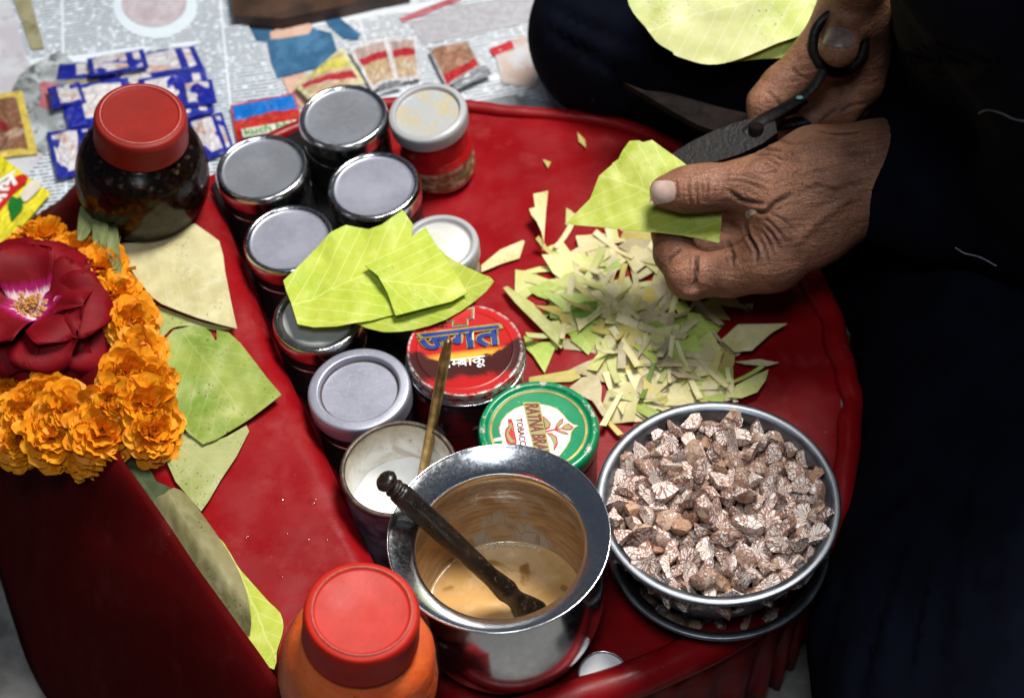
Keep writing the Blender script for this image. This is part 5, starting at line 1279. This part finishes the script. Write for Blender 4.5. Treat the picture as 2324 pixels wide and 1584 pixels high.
def chain_d(X, Y, Z, chain, k_):
    r = None
    for (a, ra), (b, rb) in zip(chain, chain[1:]):
        d = cap(X, Y, Z, a, b, ra, rb); r = d if r is None else smin(r, d, k_)
    return r
def grow(name, core, limbs, h, kc, kl, kj, cut=None, smooth_it=2, pad=.02):
    """core: chains blended together (kc); limbs: chains kept apart from each other, each blended into the core (kj)"""
    allp = [q for c in core+limbs for q in c]
    lo = [min(p[i]-r for p, r in allp)-pad for i in range(3)]; hi = [max(p[i]+r for p, r in allp)+pad for i in range(3)]
    def field(X, Y, Z):
        d = None
        for c in core:
            e = chain_d(X, Y, Z, c, kc); d = e if d is None else smin(d, e, kc)
        out = d
        for c in limbs:
            e = chain_d(X, Y, Z, c, kl)
            if d is not None: e = smin(e, d, kj)
            out = e if out is None else smin(out, e, .0012)
        if cut:
            for co_, no_ in cut: out = np.maximum(out, (X-co_.x)*no_.x+(Y-co_.y)*no_.y+(Z-co_.z)*no_.z)
        return out
    v, f = surface_nets(field, lo, hi, h)
    return v, f
def relax(v, f, it, lam=.5):
    n = len(v); a = np.concatenate([f[:, [0, 1]], f[:, [1, 2]], f[:, [2, 3]], f[:, [3, 0]]]); a = np.concatenate([a, a[:, ::-1]])
    deg = np.bincount(a[:, 0], minlength=n).astype(np.float32)[:, None]
    for _ in range(it):
        s = np.zeros_like(v); np.add.at(s, a[:, 0], v[a[:, 1]]); v = v+(s/np.maximum(deg, 1)-v)*lam
    return v
def normals(v, f):
    nrm = np.zeros_like(v); fn = np.cross(v[f[:, 2]]-v[f[:, 0]], v[f[:, 3]]-v[f[:, 1]])
    for i in range(4): np.add.at(nrm, f[:, i], fn)
    return nrm/np.maximum(np.linalg.norm(nrm, axis=1, keepdims=True), 1e-12)
def to_px(v):
    d = v-np.array(CAM); dep = d @ np.array(FWD)
    return np.stack([1162+d @ np.array(CR)*FPX/dep, 792-d @ np.array(CU)*FPX/dep], 1)
def crease(v, f, lines):
    nrm = normals(v, f); px_ = to_px(v); face = (nrm @ -np.array(FWD)) > .05
    disp = np.zeros(len(v))
    for pts, depth, wd in lines:
        pts = np.array(smooth_line(pts, 5)); best_ = np.full(len(v), 1e9)
        m_ = face & (px_[:, 0] > pts[:, 0].min()-30) & (px_[:, 0] < pts[:, 0].max()+30) & (px_[:, 1] > pts[:, 1].min()-30) & (px_[:, 1] < pts[:, 1].max()+30)
        I = np.where(m_)[0]
        if len(I) == 0: continue
        q = px_[I]; b_ = np.full(len(I), 1e9); L = len(pts); fade = np.zeros(len(I))
        for i in range(L-1):
            a, b = pts[i], pts[i+1]; d = b-a; t = np.clip(((q-a) @ d)/max(d @ d, 1e-9), 0, 1); dd = np.linalg.norm(q-a-t[:, None]*d, axis=1)
            up_ = dd < b_; u = (i+t)/(L-1); fade[up_] = np.sin(PI*np.clip(u[up_], 0.02, .98))**.5; b_ = np.minimum(b_, dd)
        disp[I] += -depth*fade*np.exp(-(b_/wd)**2)+depth*.35*fade*np.exp(-((b_-wd*2)/(wd*1.2))**2)
    global LAST_DISP
    LAST_DISP = disp
    return v+nrm*disp[:, None]
def np_mesh(name, v, f, org):
    me_ = bpy.data.meshes.new(name); me_.vertices.add(len(v)); me_.vertices.foreach_set('co', (v-np.array(org)).astype(np.float32).ravel())
    me_.loops.add(f.size); me_.loops.foreach_set('vertex_index', f.astype(np.int32).ravel())
    me_.polygons.add(len(f)); me_.polygons.foreach_set('loop_start', (np.arange(len(f))*4).astype(np.int32))
    me_.polygons.foreach_set('use_smooth', np.ones(len(f), bool)); me_.update(calc_edges=True); me_.validate(); return me_

k = NB('skin'); n1 = k.noise(38, 5, .6); n2 = k.noise(130, 4, .6)
wr = k.vor(620, 'DISTANCE_TO_EDGE', co=k.map((1, .55, 1), rot=(0, 0, .6)))
wr2 = k.vor(430, 'DISTANCE_TO_EDGE', co=k.map((.5, 1.2, 1), rot=(0, .3, .35)))
ln1 = k.noise(150, 3, .6, .6, co=k.map((.30, 1.6, 1.6), rot=(0, .2, -.5)))
cc = k.mix(k.step(n1, .3, .7), (.135, .052, .027), (.32, .142, .080)); cc = k.mix(k.math('MULTIPLY', k.step(n2, .5, .75), .35), cc, (.25, .105, .085))
cc = k.mix(k.math('MULTIPLY', k.step(wr2, .0, .06, 1, 0), k.step(n1, .35, .65, .25, .85)), cc, (.085, .03, .016))
nrm = k.bump(k.step(wr, 0, .12), .45, .0005); nrm = k.bump(k.step(wr2, 0, .10), .30, .0006, nrm); nrm = k.bump(ln1, .7, .0022, nrm)
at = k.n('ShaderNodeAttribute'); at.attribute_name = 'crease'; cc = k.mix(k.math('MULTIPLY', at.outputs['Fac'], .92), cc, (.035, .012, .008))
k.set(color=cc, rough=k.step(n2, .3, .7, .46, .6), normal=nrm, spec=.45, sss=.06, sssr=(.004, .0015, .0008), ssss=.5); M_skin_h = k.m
M_nail = plain('nail', (.46, .33, .28), .28, .08, 200, .1, coat=.3)
M_chalk = plain('lime_smear', (.36, .28, .23), .8, .2, 300, .5)
person = thing('person', 'seated person in dark navy clothes, hands holding a cut leaf and iron scissors', 'person', P(2250, 350, ZN))
bpy.context.view_layer.update()
PO = Vector(person.location)
def ch(pts): return [((2500+x/2.112)/1.7625, (500+y/2.112)/1.7625) for x, y in pts]

# ---- front hand
core = [[J(1745, 425, .112, 66), J(1850, 385, .118, 84), J(2000, 372, .122, 84)],
        [J(1775, 495, .104, 66), J(1880, 440, .109, 82), J(2000, 412, .113, 84)],
        [J(1745, 590, .086, 60), J(1850, 522, .094, 66), J(1985, 415, .107, 64)],
        [J(1790, 560, .072, 66), J(1900, 465, .090, 64), J(2000, 405, .102, 62)],
        [J(2000, 388, .114, 104), J(2110, 410, .114, 108)]]
limbs = [[J(1760, 405, .114, 66), J(1690, 420, .1125, 56), J(1600, 426, .1110, 51), J(1555, 431, .1105, 49), J(1512, 436, .1100, 38)],
         [J(1760, 600, .084, 62), J(1660, 620, .074, 51), J(1567, 626, .069, 51), J(1531, 574, .0690, 45), J(1524, 528, .0690, 42), J(1540, 490, .0740, 36)],
         [J(1800, 555, .064, 54), J(1705, 585, .044, 48), J(1622, 578, .038, 45), J(1580, 528, .045, 41), J(1580, 494, .056, 35)],
         [J(1815, 540, .054, 50), J(1730, 565, .033, 44), J(1660, 552, .028, 41), J(1622, 508, .034, 38), J(1625, 480, .044, 33)],
         [J(1840, 520, .055, 46), J(1770, 545, .038, 40), J(1710, 530, .034, 37), J(1680, 495, .040, 34), J(1685, 470, .048, 29)]]
v, f = grow('hand', core, limbs, .0011, .016, .006, .010)
v = relax(v, f, 3)
CR1 = [(ch([(600, 470), (608, 560), (620, 690)]), .0010, 3.0), (ch([(645, 455), (655, 560), (650, 650)]), .0009, 3.0), (ch([(690, 440), (702, 540), (690, 650)]), .0009, 3.2), (ch([(545, 440), (540, 560), (560, 690)]), .0009, 3.0), (ch([(430, 470), (445, 570), (425, 670)]), .0006, 2.6),
       (ch([(470, 1050), (410, 1100), (355, 1150)]), .0014, 3.4), (ch([(610, 1100), (602, 1230), (588, 1370)]), .0026, 4.2), (ch([(870, 1090), (905, 1130), (910, 1190)]), .0012, 3.5),
       (ch([(1020, 830), (1040, 930), (1110, 1060), (1110, 1160)]), .0018, 4.), (ch([(860, 960), (900, 1060), (930, 1140)]), .0014, 4.), (ch([(1100, 730), (1180, 740), (1260, 660), (1400, 590)]), .0016, 5.), (ch([(1180, 790), (1280, 880), (1370, 1000)]), .0007, 3.5), (ch([(1170, 850), (1260, 950), (1320, 1080)]), .0007, 3.5), (ch([(1160, 900), (1220, 1000), (1260, 1120)]), .0007, 3.5), (ch([(1140, 960), (1190, 1080), (1200, 1180)]), .0007, 3.5),
       (ch([(1220, 750), (1330, 800), (1440, 900)]), .0006, 3.5), (ch([(1090, 250), (1200, 250), (1330, 300)]), .0009, 3.5), (ch([(1130, 200), (1250, 205), (1340, 245)]), .0009, 3.5), (ch([(1060, 300), (1180, 290), (1300, 340)]), .0006, 3.5), (ch([(1300, 130), (1420, 160), (1560, 150)]), .0006, 3.5), (ch([(1650, 50), (1800, 70), (1980, 60)]), .0008, 3.5),
       (ch([(880, 560), (1000, 640), (1200, 670)]), .0010, 5.), (ch([(1500, 560), (1640, 520), (1800, 560)]), .0006, 6.), (ch([(830, 470), (1000, 480), (1150, 540)]), .0005, 3.5), (ch([(860, 420), (1050, 440), (1250, 500)]), .0004, 3.5)]
CR1 = [(a_, b_*1.3, c_) for a_, b_, c_ in CR1]
v = crease(v, f, CR1); d_first = LAST_DISP
v = crease(v, f, [([(1690, 392), (1770, 355), (1880, 318)], -.0016, 11), ([(1800, 395), (1890, 372), (1985, 350)], -.0009, 7), ([(1800, 560), (1870, 490), (1960, 430)], -.0012, 10), ([(1860, 430), (1920, 415), (1985, 395)], -.0008, 6), ([(1545, 660), (1565, 668), (1590, 668)], -.0016, 10)]); LAST_DISP = d_first; v1, f1 = v, f; d1 = LAST_DISP

# ---- back hand, thumb pushed through the scissors' ring
core = [[J(1940, 20, .150, 66), J(1955, -120, .21, 62), J(1990, -300, .30, 80)], [J(1925, 150, .095, 70), J(1935, 40, .14, 66)], [J(1960, 130, .110, 52), J(1955, 20, .145, 60)], [J(1900, 210, .075, 66), J(1930, 120, .105, 66)]]
limbs = [[J(1905, 25, .150, 50), J(1848, 125, .128, 48), J(1775, 198, .112, 47), J(1742, 236, .106, 44), J(1735, 262, .100, 38)],
         [J(1945, 20, .150, 44), J(1918, 62, .150, 42), J(1905, 112, .152, 43)],
         [J(1968, 110, .11, 48), J(1962, 185, .095, 46), J(1905, 250, .085, 42), J(1845, 268, .082, 36)],
         [J(1950, 150, .090, 46), J(1935, 230, .078, 42), J(1870, 280, .070, 38), J(1800, 296, .066, 33)],
         [J(1930, 180, .080, 42), J(1900, 250, .066, 38), J(1840, 292, .060, 33), J(1790, 300, .058, 30)]]
v, f = grow('hand', core, limbs, .0014, .014, .006, .009, pad=.012)
v = relax(v, f, 3)
v = crease(v, f, [([(1795, 150), (1810, 170), (1835, 180)], .0008, 3.5), ([(1740, 205), (1760, 225), (1780, 250)], .0010, 4), ([(1900, 262), (1930, 240), (1970, 235)], .0009, 4), ([(1860, 285), (1880, 260), (1910, 240)], .0012, 4)])
# both hands, one surface under the cloth: joined into one body mesh with the hidden forearms
dv = np.concatenate([d1, LAST_DISP]); vb = np.concatenate([v1, v]); fb = np.concatenate([f1, f+len(v1)])
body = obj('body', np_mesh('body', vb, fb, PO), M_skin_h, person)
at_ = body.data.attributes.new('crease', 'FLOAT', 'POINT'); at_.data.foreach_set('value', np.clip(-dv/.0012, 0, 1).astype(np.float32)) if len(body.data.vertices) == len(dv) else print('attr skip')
bvh = BVHTree.FromPolygons([tuple(q) for q in vb], [tuple(int(i) for i in q) for q in fb])
def on_skin(name, pts, mat, lift, th, step=6, dome=0.):
    vs_, fs_, n_ = cdt_sheet(pts, step, .15, 2); out = []
    cx_ = sum(p[0] for p in pts)/len(pts); cy_ = sum(p[1] for p in pts)/len(pts)
    for p in vs_:
        d = (P(p.x, p.y, 0)-CAM).normalized(); hit = bvh.ray_cast(CAM, d)
        q = hit[0] if hit[0] is not None else P(p.x, p.y, .11)
        out.append(q-d*lift-PO)
    return obj(name, solid_sheet(name, out, fs_, th), mat, body, smooth=70)
on_skin('thumb_nail', [tuple(q) for q in smooth_line(ch([(212, 505), (228, 482), (300, 471), (380, 472), (413, 492), (424, 560), (418, 620), (390, 648), (300, 668), (240, 664), (216, 612), (209, 555)]), 3, True)], M_nail, .0008, .0012, 4)
on_skin('thumb_nail', [tuple(q) for q in smooth_line([(1866, 82), (1880, 66), (1905, 62), (1930, 72), (1942, 95), (1920, 108), (1890, 106), (1870, 100)], 3, True)], plain('nail_dull', (.17, .12, .11), .4, .3, 150, .3), .0008, .0012, 5)
on_skin('lime_smear', ch([(1018, 735), (1060, 715), (1100, 725), (1110, 745), (1060, 770), (1030, 800), (1015, 770)]), M_chalk, .0004, .0008, 4)

# ---- clothes
k = NB('navy_cloth'); x_, y_, z_ = k.xyz()
tw = k.math('FRACT', k.math('MULTIPLY', k.math('ADD', k.math('ADD', x_, y_), z_), 700.)); n1 = k.noise(30, 4); lint = k.math('MULTIPLY', k.step(k.vor(55), .0, .035, 1, 0), k.step(k.noise(9, 2), .5, .52))
cc = k.mix(k.step(n1, .3, .7), (.0017, .0021, .0050), (.0030, .0039, .0095)); cc = k.mix(lint, cc, (.3, .32, .36))
k.set(color=cc, rough=.95, spec=.05, normal=k.bump(tw, .25, .0005)); M_cloth = k.m
k = NB('black_cloth'); k.set(color=(.0035, .0038, .0065), rough=.92, spec=.08, normal=k.bump(k.noise(40, 4), .4, .003)); M_cloth2 = k.m
core = [[J(1408, 78, .030, 214), J(1700, 40, .045, 250), J(2150, 60, .06, 320)], [J(1440, 120, -.005, 120), J(1700, 260, -.010, 130), J(1960, 390, -.02, 150)],
        [J(2330, 480, .0, 320), J(2310, 900, -.015, 340), J(2215, 1450, -.03, 350), J(2160, 1750, -.04, 330)], [J(1960, 560, -.05, 130), J(1990, 640, -.055, 120), J(2180, 800, -.055, 190), J(2150, 1100, -.06, 180)],
        [J(2150, 60, .06, 320), J(2400, 380, .05, 380)]]
v, f = grow('trousers', core, [], .0075, .03, .02, .02, pad=.03)
v = relax(v, f, 4)
nrm = normals(v, f)
fold = np.array([.0035*fbm(p[0]*9+p[1]*3, p[1]*2.2-p[0]*1.0, p[2]*4, 3)+.0016*math.sin((p[0]*1.0+p[1]*.42)*95+5*fbm(p[0]*5, p[1]*5, 1))*max(0, min(1, (-.02-p[1])*6)) for p in v])
v = v+nrm*fold[:, None]
v = crease(v, f, [([(2090, 1060), (2000, 1160), (1880, 1290)], .008, 16), ([(2060, 1190), (1990, 1380), (1940, 1580)], .009, 15), ([(2130, 1180), (2080, 1380), (2040, 1584)], .008, 15), ([(2210, 1000), (2160, 1250), (2120, 1540)], .007, 17), ([(2280, 1100), (2240, 1300), (2210, 1560)], .006, 17), ([(1930, 1250), (1880, 1400), (1850, 1560)], .006, 14), ([(1240, 60), (1330, 120), (1440, 190)], .004, 10), ([(1230, 0), (1330, 60), (1460, 110)], .004, 10)])
tz = obj('trousers', np_mesh('trousers', v, f, PO), M_cloth, person)
cuffp = P(1962, 395, .112); fa = (P(2400, 440, .122)-P(1984, 415, .114)).normalized()
ld_ = P(1946, 530, .09)-P(1999, 288, .125); cutn = -(ld_.cross(FWD)).normalized(); cutn = cutn if cutn.x < 0 else -cutn
core = [[J(1990, 408, .108, 140), J(2130, 425, .108, 156), J(2420, 460, .125, 205)], [J(2420, 460, .125, 205), J(2480, 150, .30, 230)], [J(2480, 150, .30, 230), J(2350, -150, .38, 320), J(2330, 60, .10, 300)], [J(2010, 330, .105, 80), J(2240, 350, .105, 100)], [J(1980, -235, .268, 92), J(2120, -330, .36, 150), J(2350, -200, .40, 300)]]
v, f = grow('jacket', core, [], .006, .02, .02, .02, cut=None, pad=.03)
v = relax(v, f, 3)
# the cuff: press everything before the cuff plane back onto it
s_ = (v-np.array(cuffp)) @ np.array(-cutn); b_ = (s_ < 0) & (to_px(v)[:, 1] > 120)
v[b_] -= s_[b_][:, None]*np.array(-cutn)
nrm = normals(v, f); fold = np.array([.004*fbm(p[0]*14, p[1]*6, p[2]*10, 3) if not q else 0 for p, q in zip(v, b_)])
v = v+nrm*fold[:, None]
jk = obj('jacket', np_mesh('jacket', v, f, PO), M_cloth, person)
jb = BVHTree.FromPolygons([tuple(q) for q in v], [tuple(int(i) for i in q) for q in f])
def cloth_seam(name, pts, r, mat):
    out = []
    for p in smooth_line(pts, 5):
        d = (P(p[0], p[1], 0)-CAM).normalized(); hit = jb.ray_cast(CAM, d)
        if hit[0] is not None: out.append(hit[0]-d*r*.4-PO)
    if len(out) > 2: obj(name, tube_mesh(name, [tuple(q) for q in out], r, 6), mat, jk, smooth=180)
M_pip = plain('white_piping', (.16, .17, .20), .7, .3, 200, .2)
cloth_seam('piping', [(2168, 562), (2190, 575), (2225, 584), (2262, 604)], .0006, M_pip)
cloth_seam('piping', [(2222, 258), (2240, 250), (2270, 256), (2300, 270), (2330, 276)], .0006, plain('grey_piping', (.06, .06, .065), .7, .3, 200, .2))

# ================================================================== iron scissors
M_iron = NB('old_iron'); k = M_iron; n1 = k.noise(90, 5, .65); n2 = k.noise(300, 4, .7)
cc = k.mix(k.step(n1, .4, .7), (.004, .004, .005), (.011, .007, .005)); cc = k.mix(k.step(n2, .68, .76), cc, (.05, .05, .05))
k.set(color=cc, metal=.2, spec=.3, rough=k.step(n1, .3, .7, .36, .6), normal=k.bump(n2, .5, .0012)); M_iron = k.m
M_rusty = plain('rusty_iron', (.006, .0035, .003), .8, .6, 120, .5, metal=0., spec=.12)
sci = thing('scissors', 'dark iron scissors with a thumb through the handle ring', 'scissors', P(1714, 297, .10)); bpy.context.view_layer.update()
def plate(name, pts, zf, th, mat):
    vs_, fs_, n_ = cdt_sheet(pts, 14, .15, 3)
    me_ = solid_sheet(name, [P(p.x, p.y, zf(p.x, p.y))-Vector(sci.location) for p in vs_], fs_, th)
    return obj(name, me_, mat, sci, smooth=25)
plate('blade', c3([(640, 815), (760, 740), (870, 690), (950, 660), (1010, 640), (1180, 600), (1200, 700), (1120, 760), (1000, 815), (870, 855), (740, 895), (690, 870)]), lambda x, y: .0975+.000045*(x-1500)-.00006*(y-300), .0045, M_iron)
plate('blade', c3([(392, 438), (500, 478), (620, 490), (760, 528), (900, 568), (1045, 600), (1040, 650), (960, 675), (870, 692), (780, 660), (650, 590), (520, 512)]), lambda x, y: .088-.00002*(x-1500), .0045, M_rusty)
arm = [P(x, y, z)-Vector(sci.location) for x, y, z in [(1690, 305, .104), (1735, 272, .109), (1780, 246, .116), (1820, 220, .124), (1850, 192, .131), (1868, 160, .137)]]
obj('handle', tube_mesh('handle', [tuple(q) for q in smooth_line(arm, 5)], [.0052-.0020*t for t in np.linspace(0, 1, 26)], 10, .55), M_iron, sci, smooth=60)
rc_ = P(1903, 98, .142); ring_p = []
nx_ = (CR*.97+FWD*.1).normalized(); ny_ = (CU*.92-FWD*.30).normalized(); s_ = S(1903, 98, .142)
for i in range(33):
    a = 2*PI*i/32; ring_p.append(rc_+nx_*(math.cos(a)*60/s_)+ny_*(math.sin(a)*68/s_)-Vector(sci.location))
obj('handle_ring', tube_mesh('handle_ring', ring_p, .0034, 12, caps=False), M_iron, sci, smooth=180)
arm = [P(x, y, z)-Vector(sci.location) for x, y, z in [(1700, 300, .088), (1770, 285, .085), (1850, 268, .086), (1915, 235, .090), (1950, 190, .098)]]
obj('handle', tube_mesh('handle', [tuple(q) for q in smooth_line(arm, 5)], .0042, 10, .6), M_iron, sci, smooth=60)
sc_ = lathe('pivot_screw', round_prof([(0, .0030), (.0042, .0026), (.0050, .0010), (.0050, -.004)], .0008), 24)
obj('pivot_screw', sc_, M_rusty, sci, loc=P(1716, 292, .1085)-Vector(sci.location), rot=(-.35, 0, 0), smooth=40)
obj('paint_chip', lathe('paint_chip', [(0, .0006), (.0020, .0004), (.0024, -.0006)], 10), plain('teal_paint', (.10, .26, .22), .5), sci, loc=P(1815, 221, .1275)-Vector(sci.location), rot=(-.5, 0, 0))

# ================================================================== leaf in the hand
leaf('betel_leaf', 'lime green cut leaf pinched between thumb and finger',
     c3([(88, 1176), (150, 1112), (212, 1050), (258, 930), (325, 872), (330, 862), (360, 842), (380, 800), (420, 745), (470, 742), (490, 752), (512, 746), (540, 740), (600, 785), (680, 840), (750, 895), (830, 960), (908, 1060), (908, 1110), (905, 1180), (893, 1284), (800, 1262), (700, 1245), (600, 1231), (500, 1223), (380, 1212), (250, 1199), (130, 1189)]),
     lambda x, y: .0982-(y-430)*.00011+.0016*fbm(x*.012, y*.012, 6)-.00002*max(0, 1450-x), ((1640, 500), (1370, 400)), L_lime, 9, sm=1, seed=9)

# ================================================================== wet spots on the ledge
k = NB('water'); tp = k.n('ShaderNodeBsdfTransparent'); gl = k.n('ShaderNodeBsdfGlossy'); gl.inputs['Roughness'].default_value = .05
lw_ = k.n('ShaderNodeLayerWeight'); lw_.inputs[0].default_value = .2; mx = k.n('ShaderNodeMixShader'); ma_ = k.math('MULTIPLY_ADD', lw_.outputs['Facing'], .5, .05)
k.l(ma_, mx.inputs[0]); k.l(tp.outputs[0], mx.inputs[1]); k.l(gl.outputs[0], mx.inputs[2]); k.l(mx.outputs[0], k.out.inputs['Surface']); M_water = k.m
v, f = [], []; rnd = random.Random(31)
for (x, y, r) in [(640, 1135, .0016), (708, 1140, .0022), (716, 1133, .0011), (652, 1210, .001), (700, 1225, .0012), (742, 1225, .0009), (560, 1218, .0013), (566, 1230, .001), (634, 1300, .0009), (640, 1308, .0012), (648, 1150, .0009), (600, 1052, .0011), (590, 960, .0008), (668, 1080, .001), (694, 1170, .0009)]:
    c = P(x, y, ZL+.0004); o_ = len(v); a0 = rnd.uniform(0, 6); el = rnd.uniform(1, 1.7)
    for j, (q, h) in enumerate(((1., -.0006), (.85, .30), (.5, .50), (0.02, .56))):
        for i in range(12):
            a = 2*PI*i/12; w_ = 1+.12*math.sin(3*a+a0); X, Y = q*r*w_*math.cos(a)*el, q*r*w_*math.sin(a)
            v.append((c.x+X*math.cos(a0)-Y*math.sin(a0), c.y+X*math.sin(a0)+Y*math.cos(a0), c.z+(h*r if h > 0 else h)))
        if j:
            for i in range(12): f.append((o_+(j-1)*12+i, o_+(j-1)*12+(i+1) % 12, o_+j*12+(i+1) % 12, o_+j*12+i))
    f.append(tuple(o_+36+i for i in range(12)))
dm = mesh('water_drops', v, f); fixn(dm); org = P(640, 1150, ZL); dm.transform(Matrix.Translation(-org))
wd_ = obj('water_drops', dm, M_water, loc=org, smooth=60); tag(wd_, 'scattered drops of water on the red ledge', 'water drops', kind='stuff')
